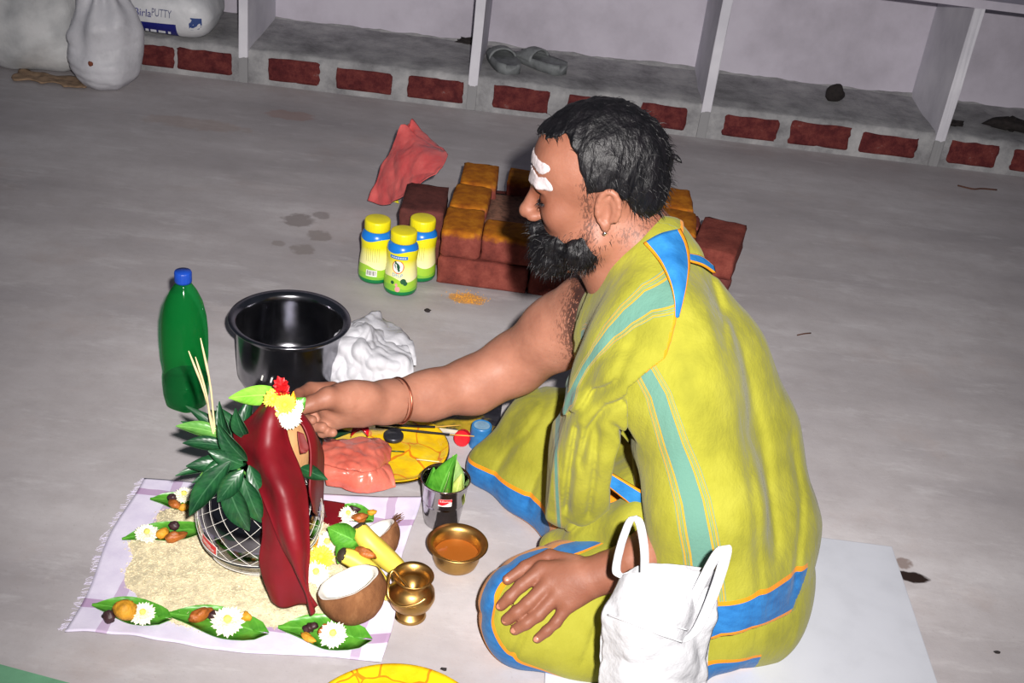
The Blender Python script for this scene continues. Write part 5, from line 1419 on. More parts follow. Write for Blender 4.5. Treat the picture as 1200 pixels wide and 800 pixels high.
# ------------------------------------------------------------------ the man: joints and cloth volumes
HS = 1.12
_a = math.radians(13)
HF, HU, HL = np.array([-math.cos(_a), 0, -math.sin(_a)]), np.array([-math.sin(_a), 0, math.cos(_a)]), np.array([0, -1.0, 0])
HC = np.array((0.1183, 1.7900, 0.7435)) + np.array([0, 0.086, 0])
HR = np.stack([HF, HL, HU], 1)
def hp(f, s, u): return HC + HS * (HF * f + HL * s + HU * u)
def fu(p):
    q = (np.atleast_2d(np.asarray(p, float)) - HC) @ HR / HS
    return q[:, [0, 2]]
def hell(f, s, u, rf, rs, ru, k=0.02, op='u', tilt=0.0):
    R = HR
    if tilt:
        c_, s_ = math.cos(tilt), math.sin(tilt)
        R = HR @ np.array([[c_, 0, -s_], [0, 1, 0], [s_, 0, c_]])
    return ell(hp(f, s, u), (rf * HS, rs * HS, ru * HS), R, k, op)
def hcone(a, b, ra, rb, k=0.02, op='u'): return cone(hp(*a), hp(*b), ra * HS, rb * HS, k, op)

def torso_prims(g=0.0):
    return chain([(0.44, 1.82, 0.16), (0.395, 1.83, 0.30), (0.315, 1.85, 0.45), (0.248, 1.86, 0.575), (0.212, 1.86, 0.645)], [0.150 + g, 0.120 + g, 0.106 + g, 0.070 + g, 0.050 + g], 0.06) + \
        [cone((0.255, 1.745, 0.555), (0.20, 1.97, 0.48), 0.066 + g, 0.072 + g, 0.06), cone((0.255, 1.80, 0.45), (0.235, 1.93, 0.42), 0.098 + g, 0.10 + g, 0.06)]

# -- shawl over the back and the left arm
SH_B = torso_prims(0.020) + chain([(0.245, 1.75, 0.58), (0.285, 1.69, 0.48), (0.355, 1.625, 0.31), (0.395, 1.60, 0.16), (0.40, 1.585, 0.06)], [0.072, 0.084, 0.088, 0.092, 0.096], 0.07)
SH_B += [cone((0.455, 1.73, 0.20), (0.465, 1.66, 0.06), 0.115, 0.125, 0.06), cone((0.47, 1.86, 0.13), (0.50, 1.88, 0.07), 0.122, 0.110, 0.06)]
# -- shawl swath over the chest and into the lap
SH_A = torso_prims(0.030) + chain([(0.245, 1.75, 0.58), (0.225, 1.735, 0.50), (0.185, 1.735, 0.40), (0.155, 1.735, 0.29), (0.14, 1.73, 0.20)], [0.082, 0.086, 0.082, 0.070, 0.048], 0.06)
SH_A += chain([(0.14, 1.73, 0.22), (0.1128, 1.7200, 0.2602), (0.1130, 1.7200, 0.1996)], [0.042, 0.036, 0.024], 0.02)
SH_A += chain([(0.1913, 1.6600, 0.5213), (0.1821, 1.6800, 0.3719), (0.1706, 1.7000, 0.2279)], [0.05, 0.046, 0.032], 0.02)
SH_A += chain([(0.1391, 1.6700, 0.4494), (0.1443, 1.6800, 0.3305), (0.1575, 1.6900, 0.2146)], [0.03, 0.028, 0.022], 0.012)
SH_L = chain([(0.1232, 1.7400, 0.0906), (0.1792, 1.7000, 0.1679), (0.2525, 1.6600, 0.2307)], [0.024, 0.042, 0.05], 0.02) + chain([(0.1539, 1.6900, 0.1070), (0.2242, 1.6600, 0.1728)], [0.018, 0.03], 0.02)

# -- dhoti round both folded legs
DH = [cone((0.43, 1.68, 0.12), (0.085, 1.585, 0.080), 0.125, 0.088, 0.05), cone((0.085, 1.59, 0.066), (0.24, 1.86, 0.06), 0.070, 0.06, 0.04), cone((0.10, 1.552, 0.042), (0.34, 1.522, 0.045), 0.055, 0.062, 0.05),
      cone((0.43, 1.95, 0.15), (0.10, 2.07, 0.125), 0.12, 0.085, 0.05), cone((0.10, 2.06, 0.12), (-0.005, 2.050, 0.036), 0.085, 0.044, 0.05),
      cone((0.0, 2.04, 0.030), (0.135, 1.895, 0.030), 0.046, 0.046, 0.05), cone((0.12, 2.02, 0.09), (0.24, 1.86, 0.07), 0.075, 0.07, 0.06),
      cone((0.36, 1.84, 0.12), (0.24, 1.82, 0.09), 0.14, 0.10, 0.08), cone((0.47, 1.74, 0.10), (0.50, 1.86, 0.10), 0.13, 0.118, 0.06), cone((0.42, 1.60, 0.07), (0.48, 1.66, 0.07), 0.075, 0.10, 0.06)]

# ------------------------------------------------------------------ the man: materials
m = Nodes('cotton_cloth')
hem, teal = m.attr('hem'), m.attr('teal')
c = m.ramp(m.noise(11, 6), [(0.3, srgb(120, 119, 34)), (0.5, srgb(137, 135, 40)), (0.72, srgb(148, 146, 50))])
tl, orange, blue = srgb(80, 126, 116), srgb(206, 128, 18), srgb(30, 100, 160)
def put(s, col, a=1.0):
    global c
    c = m.mix(m.math('MULTIPLY', s, a), c, col)
put(m.step(teal, -1.0, 1.0), tl, 0.92)
for lo_, hi_ in ((1.0, 1.22), (1.55, 1.75)):
    put(m.step(teal, lo_, hi_), srgb(176, 136, 44), 0.85)
    put(m.step(teal, -hi_, -lo_), srgb(176, 136, 44), 0.85)
for lo_, hi_ in ((1.22, 1.34), (1.46, 1.55), (1.75, 1.84)):
    put(m.step(teal, lo_, hi_), tl, 0.7)
    put(m.step(teal, -hi_, -lo_), tl, 0.7)
put(m.step(hem, -1.0, 0.062), orange)
put(m.step(hem, 0.007, 0.055), m.ramp(m.noise(30, 4, stretch=(1, 1, 3)), [(0.3, srgb(22, 84, 142)), (0.7, srgb(38, 108, 168))]))
m.base(c, 0.85, 0, 0.2)
m.b.inputs['Sheen Weight'].default_value = 0.1
tc = m.n('ShaderNodeTexCoord'); wn = m.n('ShaderNodeTexNoise'); wn.inputs['Scale'].default_value = 260; m.l(tc.outputs['Object'], wn.inputs[0])
m.bump(m.math('ADD', m.math('MULTIPLY', wn.outputs['Fac'], 0.12), m.noise(30, 5, stretch=(1.0, 1.0, 0.4))), 0.45, 0.010)
M_cloth = m.m

m = Nodes('skin')
tone, stub = m.attr('tone'), m.attr('stubble')
c = m.ramp(m.noise(18, 5), [(0.3, srgb(144, 96, 78)), (0.55, srgb(160, 110, 90)), (0.75, srgb(170, 121, 101))])
c = m.mix(m.math('MULTIPLY', tone, 1.0, clamp=True), c, srgb(98, 52, 34))
sp_n = m.noise(330, 2, stretch=(1, 1, 0.35))
c = m.mix(m.math('MULTIPLY', m.step(m.math('ADD', sp_n, m.math('MULTIPLY', stub, 0.34)), 0.70), m.math('MULTIPLY', stub, 0.9, clamp=True)), c, srgb(28, 20, 22))
m.base(c, 0.52, 0, 0.3)
m.b.inputs['Subsurface Weight'].default_value = 0.06
m.b.inputs['Subsurface Radius'].default_value = (0.012, 0.004, 0.002)
m.bump(m.math('ADD', m.noise(140, 4), m.math('MULTIPLY', m.noise(52, 5, rough=0.65), 0.9)), 0.16, 0.004)
M_skin = m.m
m = Nodes('black_hair')
m.base(m.ramp(m.noise(60, 4, stretch=(1, 1, 0.3)), [(0.35, srgb(5, 5, 8)), (0.7, srgb(15, 13, 17))]), 0.5, 0, 0.32)
m.bump(m.noise(150, 4, stretch=(1, 1, 0.25)), 0.8, 0.004)
M_hair = m.m
M_ash = plain('white_ash', (184, 174, 176), 0.9, 0, 0.12, 70, 0.4, 150)
M_nail = plain('fingernail', (168, 112, 92), 0.35, 0, 0.05)

man = thing('person', 'bearded man in a lime green and blue cotton wrap sitting cross-legged, reaching forward', 'person', (0.40, 1.80, 0.0))

# ------------------------------------------------------------------ body: one continuous surface
hd = [hell(0.000, 0, 0.045, 0.093, 0.078, 0.086, 0.02), hell(0.046, 0, 0.046, 0.050, 0.062, 0.056, 0.03), hell(0.040, 0, -0.03, 0.054, 0.060, 0.078, 0.03)]
for s in (-1, 1):
    hd += [hcone((0.012, s * 0.050, -0.055), (0.074, s * 0.016, -0.100), 0.024, 0.020, 0.03), hcone((0.086, s * 0.036, 0.030), (0.094, s * 0.010, 0.028), 0.010, 0.011, 0.014),
           hell(0.066, s * 0.044, -0.012, 0.022, 0.020, 0.022, 0.025)]
    hd += [hell(0.098, s * 0.034, 0.012, 0.015, 0.017, 0.010, 0.012, 's')]
    hd += [hell(0.0775, s * 0.033, 0.0115, 0.0135, 0.0145, 0.0125, 0.004)]
hd += [hcone((0.094, 0, 0.022), (0.113, 0, -0.016), 0.0085, 0.0115, 0.012), hell(0.1165, 0, -0.021, 0.0108, 0.0105, 0.0095, 0.010)]
for s in (-1, 1):
    hd += [hell(0.105, s * 0.0125, -0.026, 0.011, 0.0072, 0.0075, 0.007), hell(0.112, s * 0.006, -0.0345, 0.006, 0.0035, 0.004, 0.004, 's')]
hd += [hcone((0.096, -0.018, -0.056), (0.104, 0, -0.053), 0.006, 0.0075, 0.008), hcone((0.096, 0.018, -0.056), (0.104, 0, -0.053), 0.006, 0.0075, 0.008),
       hcone((0.094, -0.015, -0.066), (0.101, 0, -0.068), 0.007, 0.009, 0.006), hcone((0.094, 0.015, -0.066), (0.101, 0, -0.068), 0.007, 0.009, 0.006),
       hell(0.086, 0, -0.100, 0.020, 0.024, 0.018, 0.02)]
for s in (-1, 1):                                            # ears
    es = s * 0.080
    ring = [(-0.009 + 0.0158 * math.cos(a) - 0.009 * math.sin(a) * 0.35, es + s * (0.003 + 0.004 * math.cos(a + 3.1)), 0.006 + 0.0265 * math.sin(a)) for a in np.linspace(-1.15, 3.9, 13)]
    hd += [hell(-0.010, s * 0.077, 0.005, 0.016, 0.008, 0.025, 0.008)]
    hd += [hell(-0.007, s * 0.087, 0.003, 0.0072, 0.007, 0.017, 0.005, 's')]
    hd += chain([hp(*q) for q in ring], [0.0043 * HS] * 13, 0.003)
    hd += chain([hp(-0.017, es + s * 0.003, 0.020), hp(-0.019, es + s * 0.003, 0.002), hp(-0.012, es + s * 0.003, -0.014)], [0.004 * HS] * 3, 0.004)
    hd += [hell(-0.003, s * 0.080, -0.023, 0.0075, 0.0055, 0.0085, 0.006), hell(0.006, s * 0.078, 0.000, 0.005, 0.006, 0.007, 0.004)]
neck = [cone(hp(-0.018, 0, -0.035), (0.215, 1.865, 0.625), 0.066, 0.078, 0.04), cone(hp(0.02, 0, -0.075), (0.195, 1.875, 0.555), 0.05, 0.06, 0.04)]
arm_r = chain([(0.1658, 1.9700, 0.4932), (0.0873, 2.0200, 0.3883), (0.0092, 2.0450, 0.2865), (-0.0626, 2.0050, 0.2521), (-0.1474, 1.9500, 0.2498), (-0.2220, 1.8900, 0.2610), (-0.2626, 1.8600, 0.2683)], [0.078, 0.068, 0.058, 0.053, 0.045, 0.0365, 0.034], 0.03)
hand_r = [cone((-0.2594, 1.8600, 0.2688), (-0.3176, 1.8450, 0.2752), 0.033, 0.027, 0.02), cone((-0.2668, 1.8500, 0.2589), (-0.3019, 1.8350, 0.2481), 0.026, 0.018, 0.02)]
FING_R = dict(
    thumb=([(-0.2890, 1.8220, 0.3016), (-0.3163, 1.8000, 0.3133), (-0.3399, 1.7800, 0.3096), (-0.3609, 1.7640, 0.3040)], [0.024, 0.0200, 0.0148, 0.0110]),
    index=([(-0.3203, 1.8550, 0.2948), (-0.3545, 1.8350, 0.3058), (-0.3690, 1.8000, 0.3126), (-0.3651, 1.7750, 0.3144)], [0.0165, 0.0115, 0.0098, 0.0082]),
    middle=([(-0.3264, 1.8600, 0.2586), (-0.3602, 1.8300, 0.2633), (-0.3626, 1.8050, 0.2604), (-0.3405, 1.7880, 0.2693)], [0.015, 0.0112, 0.010, 0.0088]),
    ring=([(-0.3174, 1.8500, 0.2416), (-0.3491, 1.8250, 0.2436), (-0.3476, 1.8030, 0.2433), (-0.3213, 1.7880, 0.2555)], [0.0145, 0.0105, 0.0096, 0.0085]),
    little=([(-0.2992, 1.8400, 0.2375), (-0.3231, 1.8150, 0.2390), (-0.3228, 1.7980, 0.2372), (-0.3018, 1.7850, 0.2492)], [0.0135, 0.0098, 0.0088, 0.0078]))
hand_r += [cone((-0.2556, 1.8500, 0.2908), (-0.2986, 1.8220, 0.3076), 0.026, 0.0215, 0.03)]
for k_, (p_, r_) in FING_R.items(): hand_r += chain(p_, r_, 0.005)
hand_r += [cone((-0.2792, 1.8400, 0.2898), (-0.3113, 1.8300, 0.2688), 0.026, 0.020, 0.03)]
arm_l = chain([(0.265, 1.735, 0.565), (0.325, 1.665, 0.43), (0.385, 1.64, 0.28)], [0.07, 0.058, 0.05], 0.03) + chain([(0.385, 1.64, 0.28), (0.31, 1.625, 0.235), (0.2118, 1.5531, 0.2075)], [0.05, 0.044, 0.030], 0.02)
WR = (0.2093, 1.5531, 0.2052)
MC = dict(index=(0.0998, 1.5576, 0.1851), middle=(0.1130, 1.5386, 0.1776), ring=(0.1291, 1.5255, 0.1675), little=(0.1493, 1.5164, 0.1566))
hand_l = [cone(WR, MC[k_], 0.027, 0.0155, 0.014) for k_ in MC]
FING_L = dict(
    thumb=([(0.1555, 1.5650, 0.1992), (0.1111, 1.5898, 0.1896), (0.0714, 1.5691, 0.1762), (0.0438, 1.5515, 0.1605)], [0.018, 0.0135, 0.0115, 0.009]),
    index=([MC['index'], (0.0673, 1.5346, 0.1660), (0.0512, 1.5234, 0.1489), (0.0376, 1.5195, 0.1312)], [0.0145, 0.0118, 0.0105, 0.0088]),
    middle=([MC['middle'], (0.0817, 1.5124, 0.1507), (0.0655, 1.5047, 0.1342), (0.0504, 1.5027, 0.1165)], [0.0148, 0.0120, 0.0108, 0.009]),
    ring=([MC['ring'], (0.1009, 1.5018, 0.1373), (0.0831, 1.4943, 0.1223), (0.0666, 1.4923, 0.1061)], [0.0142, 0.0116, 0.0104, 0.0088]),
    little=([MC['little'], (0.1322, 1.4992, 0.1280), (0.1186, 1.4927, 0.1127), (0.1049, 1.4871, 0.0985)], [0.0128, 0.0104, 0.0094, 0.008]))
for k_, (p_, r_) in FING_L.items(): hand_l += chain(p_, r_, 0.0045)
legs = chain([(0.44, 1.72, 0.14), (0.10, 1.605, 0.075), (0.26, 1.86, 0.055)], [0.09, 0.055, 0.04], 0.03) + chain([(0.44, 1.94, 0.15), (0.10, 2.06, 0.12), (0.26, 1.82, 0.07)], [0.09, 0.058, 0.042], 0.03)
bumps = func(lambda p: 0.0012 * sn(p, 60, 301), (0, 0, 0), 9, 0.01, 'd')
BODY = torso_prims() + legs + neck + hd + arm_r + hand_r + arm_l + hand_l + [bumps]
v, q = surface(BODY, 0.0026, (-0.45, 1.35, -0.03), (0.72, 2.2, 1.0), 0.0)
F_ = fu(v); side = np.abs((v - HC) @ HL) / HS
near_head = np.linalg.norm(v - HC, axis=1) < 0.24
beardl = np.array([fu(x)[0] for x in ((0.0901, 1.8000, 0.7847), (0.0738, 1.8000, 0.7224), (0.0606, 1.8000, 0.6945), (0.0315, 1.8300, 0.6925), (-0.0252, 1.8500, 0.6757))])
dB, _ = polydist(F_, beardl, (0, 1))
stubble = np.where(near_head & (F_[:, 0] > 0.000) & (F_[:, 1] < 0.045), np.clip(0.7 - np.abs(F_[:, 0] - (0.022 - 0.2 * np.minimum(0, F_[:, 1] + 0.03))) / 0.030, 0, 1), 0)
nape = np.exp(-((F_[:, 1] + 0.045) / 0.028) ** 2) * np.clip(-F_[:, 0] / 0.02, 0, 1) * 0.5
stubble = np.where(near_head, np.maximum(stubble, nape), stubble)
chest = np.exp(-(np.linalg.norm((v - np.array((0.1324, 1.9000, 0.4847))) / np.array([0.05, 0.10, 0.12]), axis=1)) ** 2)
stubble = np.maximum(stubble, np.clip(chest * 1.5, 0, 0.95) * (~near_head | (F_[:, 1] < -0.16)))
tone = np.where(near_head, 0.52 + 0.45 * np.exp(-((F_[:, 0] - 0.092) / 0.014) ** 2 - ((F_[:, 1] - 0.012) / 0.016) ** 2) - 0.15 * np.exp(-((F_[:, 0] + 0.01) / 0.03) ** 2), 0.0)
hl = np.min([np.linalg.norm(v - np.array(x), axis=1) for x in list(MC.values()) + [np.array(WR), np.array(FING_L['index'][0][2]), np.array(FING_L['ring'][0][2]), np.array(FING_L['thumb'][0][2])]], axis=0)
hl2 = np.min([np.linalg.norm(v - np.array(x), axis=1) for x in ((0.31, 1.625, 0.235), (0.385, 1.64, 0.28))], axis=0)
tone = np.maximum(tone, np.clip(1.15 - np.minimum(hl, hl2 * 0.8) / 0.075, 0, 0.62))
hr = np.min([np.linalg.norm(v - np.array(x), axis=1) for x in ((-0.3185, 1.8200, 0.3077), (-0.3505, 1.8000, 0.3154), (-0.3615, 1.7800, 0.3118))], axis=0)
tone = np.maximum(tone, np.clip(1.0 - hr / 0.05, 0, 0.45))
body = obj('body', (v, q), M_skin, parent=man, attrs=dict(tone=tone, stubble=stubble))
# nails of the hand on the knee
nl = []
for k_, (p_, r_) in FING_L.items():
    a, b = np.array(p_[2]), np.array(p_[3]); d = (b - a) / np.linalg.norm(b - a)
    up = np.array([0.0, 0.0, 1.0]) + np.array([0, -0.7, 0]); up -= d * up.dot(d); up /= np.linalg.norm(up); sd = np.cross(d, up)
    R_ = np.stack([d, sd, up], 1)
    nl.append(mv(lump(0.0055, 0.0048, 0.0016, 12, 6, 0.0), b + up * (r_[3] * 0.86) + d * 0.001, R_))
obj('fingernails', join(*nl), M_nail, parent=body)

# ------------------------------------------------------------------ hair, beard, face details
pl = np.array([fu(x)[0] for x in ((-0.0554, 1.8600, 0.8143), (-0.0116, 1.8600, 0.8246), (0.0446, 1.8100, 0.8545), (0.0615, 1.8000, 0.8318), (0.0801, 1.8000, 0.7966), (0.0920, 1.8000, 0.7716), (0.1106, 1.8000, 0.7771), (0.1359, 1.8000, 0.7746), (0.1618, 1.8000, 0.7513), (0.1912, 1.8000, 0.7250), (0.2323, 1.8000, 0.7308), (0.2781, 1.8000, 0.7402))])
def hairline(p):
    d, _ = polydist(fu(p), pl, (0, 1))
    return d * HS + 0.0025 * sn(p, 190, 17)
probe = float(hairline(hp(-0.02, 0.07, 0.09)[None])[0])
HSIGN = -1.0 if probe > 0 else 1.0
hairp = [hell(-0.002, 0, 0.046, 0.0985, 0.0835, 0.097, 0.02), hell(0.046, 0, 0.056, 0.056, 0.066, 0.056, 0.03), hell(-0.064, 0, 0.005, 0.031, 0.058, 0.052, 0.03), hell(-0.066, 0, 0.05, 0.028, 0.05, 0.05, 0.03),
         func(lambda p: HSIGN * hairline(p), HC, 5, 0.006, 'i'),
         func(lambda p: 0.0016 * sn(p * np.array([1, 1, 0.5]), 260, 41) + 0.0014 * sn(p, 120, 42), HC, 5, 0.01, 'd')]
hv, hq = surface(hairp, 0.003, HC - 0.22, HC + 0.22, 0.0)
def strands(n, src, dirf, L, w, seed, nrm=0.35):
    """fine blades of hair rooted on a surface"""
    r_ = np.random.default_rng(seed)
    idx = r_.choice(len(src), n); b = src[idx]; d = dirf(b)
    d = d + r_.normal(0, nrm, d.shape); d /= np.linalg.norm(d, axis=1, keepdims=True)
    s = np.cross(d, r_.normal(0, 1, d.shape)); s /= np.linalg.norm(s, axis=1, keepdims=True)
    l_ = L * r_.uniform(0.5, 1.2, (n, 1)); sag = np.array([0, 0, -0.22]) * l_
    v_ = np.stack([b - s * w, b + s * w, b + d * l_ * 0.55 + s * w * 0.8, b + d * l_ * 0.55 - s * w * 0.8, b + d * l_ + sag], 1).reshape(-1, 3)
    k = 5 * np.arange(n)[:, None]
    f_ = [list(x) for x in (np.array([[0, 1, 2, 3]]) + k)] + [list(x) for x in (np.array([[3, 2, 4]]) + k)]
    return v_, f_
def hdir(b):
    o = b - HC; o /= np.linalg.norm(o, axis=1, keepdims=True)
    return 0.35 * o + np.array([0.55, 0.0, -0.75])
hair = obj('hair', join((hv, hq.tolist()), strands(2600, hv, hdir, 0.016, 0.0005, 5)), M_hair, parent=man)
t0 = hp(-0.094, 0.02, 0.045)
obj('hair_tuft', join(tube(spline([t0 + [-0.015, 0, 0.0], t0 + [0.008, -0.01, -0.004], (0.2207, 1.8300, 0.8362), (0.2334, 1.8200, 0.8316)], 10), [0.009, 0.008, 0.007, 0.0055, 0.005, 0.0042, 0.0045, 0.004, 0.0035, 0.0012], 7), lump(0.004, 0.004, 0.004, 6, 4)) if False else tube(spline([t0 + [-0.015, 0, 0.0], t0 + [0.006, -0.01, -0.004], (0.2191, 1.8300, 0.8375), (0.2334, 1.8200, 0.8316)], 10), [0.012, 0.011, 0.009, 0.0065, 0.005, 0.0038, 0.0045, 0.0045, 0.0038, 0.001], 7), M_hair, parent=hair, label='thin knotted tuft at the back of the head')

bp = []
for s in (-1, 1):
    bp += [hcone((0.004, s * 0.055, -0.046), (0.036, s * 0.048, -0.070), 0.016, 0.022, 0.03), hcone((0.036, s * 0.046, -0.070), (0.078, s * 0.022, -0.092), 0.024, 0.027, 0.03),
           hcone((0.070, s * 0.036, -0.058), (0.092, s * 0.022, -0.076), 0.013, 0.018, 0.02), hcone((0.100, s * 0.006, -0.046), (0.090, s * 0.034, -0.058), 0.009, 0.010, 0.012)]
bp += [hell(0.086, 0, -0.094, 0.030, 0.034, 0.022, 0.03), hcone((0.108, -0.012, -0.045), (0.108, 0.012, -0.045), 0.008, 0.008, 0.01)]
bp += [hell(0.112, 0, -0.060, 0.012, 0.015, 0.006, 0.004, 's'), func(lambda p: 0.003 * sn(p, 150, 44) + 0.002 * sn(p, 320, 45), HC, 5, 0.01, 'd')]
bv, bq = surface(bp, 0.0032, HC - 0.24, HC + 0.2, 0.0)
def bdir(b):
    o = b - hp(0.05, 0, -0.07); o /= np.linalg.norm(o, axis=1, keepdims=True)
    return 0.8 * o + np.array([-0.15, -0.1, -0.6])
edge_src = body_pts = v[(near_head) & (F_[:, 0] > 0.008) & (F_[:, 0] < 0.1) & (F_[:, 1] < -0.028 - 0.30 * (F_[:, 0] - 0.03)) & (F_[:, 1] > -0.075) & (side > 0.02)]
obj('beard', join((bv, bq.tolist()), strands(3000, bv, bdir, 0.014, 0.00055, 6, 0.45), strands(420, edge_src, lambda b: np.tile([-0.3, -0.35, -0.8], (len(b), 1)), 0.008, 0.0004, 7, 0.3)), M_hair, parent=man, label='full black beard and moustache')
for s in (-1, 1):
    eb = np.vstack([hp(0.096 - 0.018 * t, s * (0.014 + 0.038 * t), 0.029 + 0.005 * math.sin(3.1 * t)) for t in np.linspace(0, 1, 30)])
    obj('eyebrow', join(tube(spline([hp(0.100, s * 0.012, 0.026), hp(0.096, s * 0.026, 0.031), hp(0.087, s * 0.042, 0.031), hp(0.074, s * 0.054, 0.025)], 12), [0.003, 0.0045, 0.005, 0.005, 0.005, 0.0048, 0.0045, 0.004, 0.0036, 0.003, 0.0024, 0.001], 6),
                         strands(120, eb, lambda b: np.tile(HL * s * 0.5 + HU * 0.35 + HF * 0.3, (len(b), 1)), 0.008, 0.0004, 8, 0.25)), M_hair, parent=man)
    lid = spline([hp(0.0915, s * 0.020, 0.006), hp(0.0935, s * 0.030, 0.0035), hp(0.0895, s * 0.040, 0.0045), hp(0.081, s * 0.0485, 0.0085)], 14)
    obj('eyelash', join(tube(lid, [0.0008] + [0.0016] * 12 + [0.0008], 5), strands(40, lid, lambda b: np.tile(HF * 0.9 - HU * 0.5 + HL * s * 0.3, (len(b), 1)), 0.009, 0.0005, 9, 0.12)), M_hair, parent=man)

# ash stripes wrapped over the brow
def ash_band(p):
    q_ = (p - HC) @ HR / HS
    w = 0.003 * sn(p, 130, 61) + 0.0012 * sn(p, 420, 62)
    u, s = q_[:, 2] + w / HS, q_[:, 1]
    d1 = np.hypot(np.maximum(np.abs(s) - 0.050, 0), u - 0.068 + 0.12 * np.abs(s)) - 0.0088
    d2 = np.hypot(np.maximum(np.abs(s) - 0.052, 0), u - 0.043 + 0.06 * np.abs(s)) - 0.0098
    return np.maximum(np.minimum(d1, d2) * HS, -(q_[:, 0] - 0.02) * HS)
ap = hd + [func(lambda p: -0.0016 + 0 * p[:, 0], HC, 9, 0.01, 'd'), func(ash_band, HC, 9, 0.002, 'i')]
av, aq = surface(ap, 0.0026, hp(0.08, 0, 0.06) - 0.09, hp(0.08, 0, 0.06) + 0.09, 0.0, 0)
obj('forehead_marks', (av, aq), M_ash, parent=man, label='two smeared white ash stripes across the forehead')
e = hp(-0.001, 0.0865, -0.030)
obj('earring', mv(lump(0.0036, 0.0036, 0.0036, 10, 6, 0.0), e), plain('silver_stud', (226, 222, 220), 0.2, 1.0, 0.02), parent=man, label='tiny bright ear stud')

# bracelet thread, ring, neck beads
def band(c0, ax, r, w, n=26):
    ax = np.array(ax, float); ax /= np.linalg.norm(ax); a = np.cross(ax, [0, 0, 1.0]); a /= np.linalg.norm(a); b = np.cross(ax, a)
    return tube([np.array(c0) + r * (math.cos(t) * a + math.sin(t) * b) for t in np.linspace(0, 6.2832, n)], w, 6, False)
w0, w1 = np.array((-0.1984, 1.9090, 0.2563)), np.array((-0.2220, 1.8900, 0.2610))
obj('wrist_thread', join(band(w0, w1 - w0, 0.0435, 0.0024), band(w0 + (w1 - w0) * 0.28, w1 - w0, 0.0425, 0.0016)), M_copper, parent=man, label='coppery thread round the wrist')
fa, fb = np.array(FING_R['ring'][0][0]), np.array(FING_R['ring'][0][1])
obj('finger_ring', band(fa + (fb - fa) * 0.66, fb - fa, 0.0126, 0.0022, 20), M_gold, parent=man, label='gold ring')
beads = []
for p_ in spline([(0.1378, 1.8450, 0.6044), (0.1320, 1.8500, 0.5629), (0.1295, 1.8500, 0.5287), (0.1303, 1.8600, 0.4801), (0.1311, 1.8700, 0.4303)], 26): beads.append(mv(lump(0.0032, 0.0032, 0.0032, 7, 5, 0.05), p_))
obj('bead_string', join(*beads), plain('pale_beads', (150, 140, 140), 0.4), parent=man, label='thin string of beads at the chest')

# ------------------------------------------------------------------ clothing
def drape(fr, amp, seed, ax=(1, 1, 0.25)):
    A_ = np.array(ax)
    return func(lambda p: amp * np.sin((p * A_) @ np.array([0.8, -0.6, 0.3]) * fr + 2.2 * sn(p, 7, seed)) + amp * 0.6 * sn(p * A_, 46, seed + 1), (0, 0, 0), 9, 0.01, 'd')
def plane_fit(pts):
    P_ = np.array(pts); c0 = P_.mean(0); n_ = np.linalg.svd(P_ - c0)[2][2]
    return c0, n_
floor_clip = lambda z: func(lambda p: z - p[:, 2], (0, 0, 0), 9, 0.004, 'i')

# dhoti
dh = DH + [drape(52, 0.0035, 201), floor_clip(0.004)]
for a, b, c_ in (((0.0835, 2.0383, 0.2149), (0.0347, 1.9878, 0.1372), (-0.0000, 1.9803, 0.0607)), ((0.1176, 1.9575, 0.1709), (0.0847, 1.9296, 0.1025), (0.0715, 1.9019, 0.0535)), ((0.2014, 1.5158, 0.1224), (0.1944, 1.4959, 0.0920), (0.1871, 1.4843, 0.0632)), ((0.2274, 1.5308, 0.1416), (0.2202, 1.5098, 0.1120), (0.2151, 1.4932, 0.0885))):
    dh.append(crease([(a[0], a[2]), (b[0], b[2]), (c_[0], c_[2])], 0.005, 0.006))
v, q = surface(dh, 0.0036, (-0.12, 1.4, -0.03), (0.75, 2.25, 0.36), 0.01)
near = [(0.0998, 1.5960, 0.1732), (0.0600, 1.5512, 0.1578), (0.0362, 1.5269, 0.1262), (0.0265, 1.5166, 0.0880), (0.0479, 1.4985, 0.0622), (0.0854, 1.4870, 0.0447)]
c0, n0 = plane_fit(near)
if n0[0] > 0: n0 = -n0
hn = 0.062 - 1.3 * ((v - c0) @ n0)
far = [(-0.0378, 2.0101, 0.0614), (-0.0007, 1.9834, 0.0648), (0.0400, 1.9467, 0.0660), (0.0764, 1.9070, 0.0674), (0.1090, 1.8638, 0.0783)]
far2 = [(-0.0526, 2.0220, 0.0000), (-0.0011, 1.9623, 0.0000), (0.0496, 1.9108, 0.0000), (0.1036, 1.8622, 0.0000)]
P1, P2 = np.array(far).mean(0), np.array(far2).mean(0)
ln_ = np.array(far[-1]) - np.array(far[0]); ln_ /= np.linalg.norm(ln_)
g_ = P1 - P2; g_ -= ln_ * g_.dot(ln_); W_ = np.linalg.norm(g_); g_ /= W_
hf = 0.062 - ((v - P1) @ -g_) * (0.062 / W_)
rear = [(0.4116, 1.5154, 0.0930), (0.4504, 1.5265, 0.0791), (0.4948, 1.5547, 0.0510)]
hr_ = np.full(len(v), 9.0)
Rr = np.array(rear).mean(0)
hr_ = np.where((v[:, 0] > Rr[0] - 0.12) & (v[:, 0] < np.array(rear)[-1][0]) & (v[:, 1] < 1.66), 0.062 + (v[:, 2] - Rr[2]) - 0.08 * (Rr[0] - v[:, 0]), 9)
isnear = (v[:, 1] < 1.80) & (v[:, 0] < 0.30)
isfar = (v[:, 1] > 1.80) & (v[:, 0] < 0.20)
hem = np.where(isnear, hn, np.where(isfar, hf, hr_))
hem = np.where(hem < 0, np.where(isnear, 0.003, 0.03), hem)
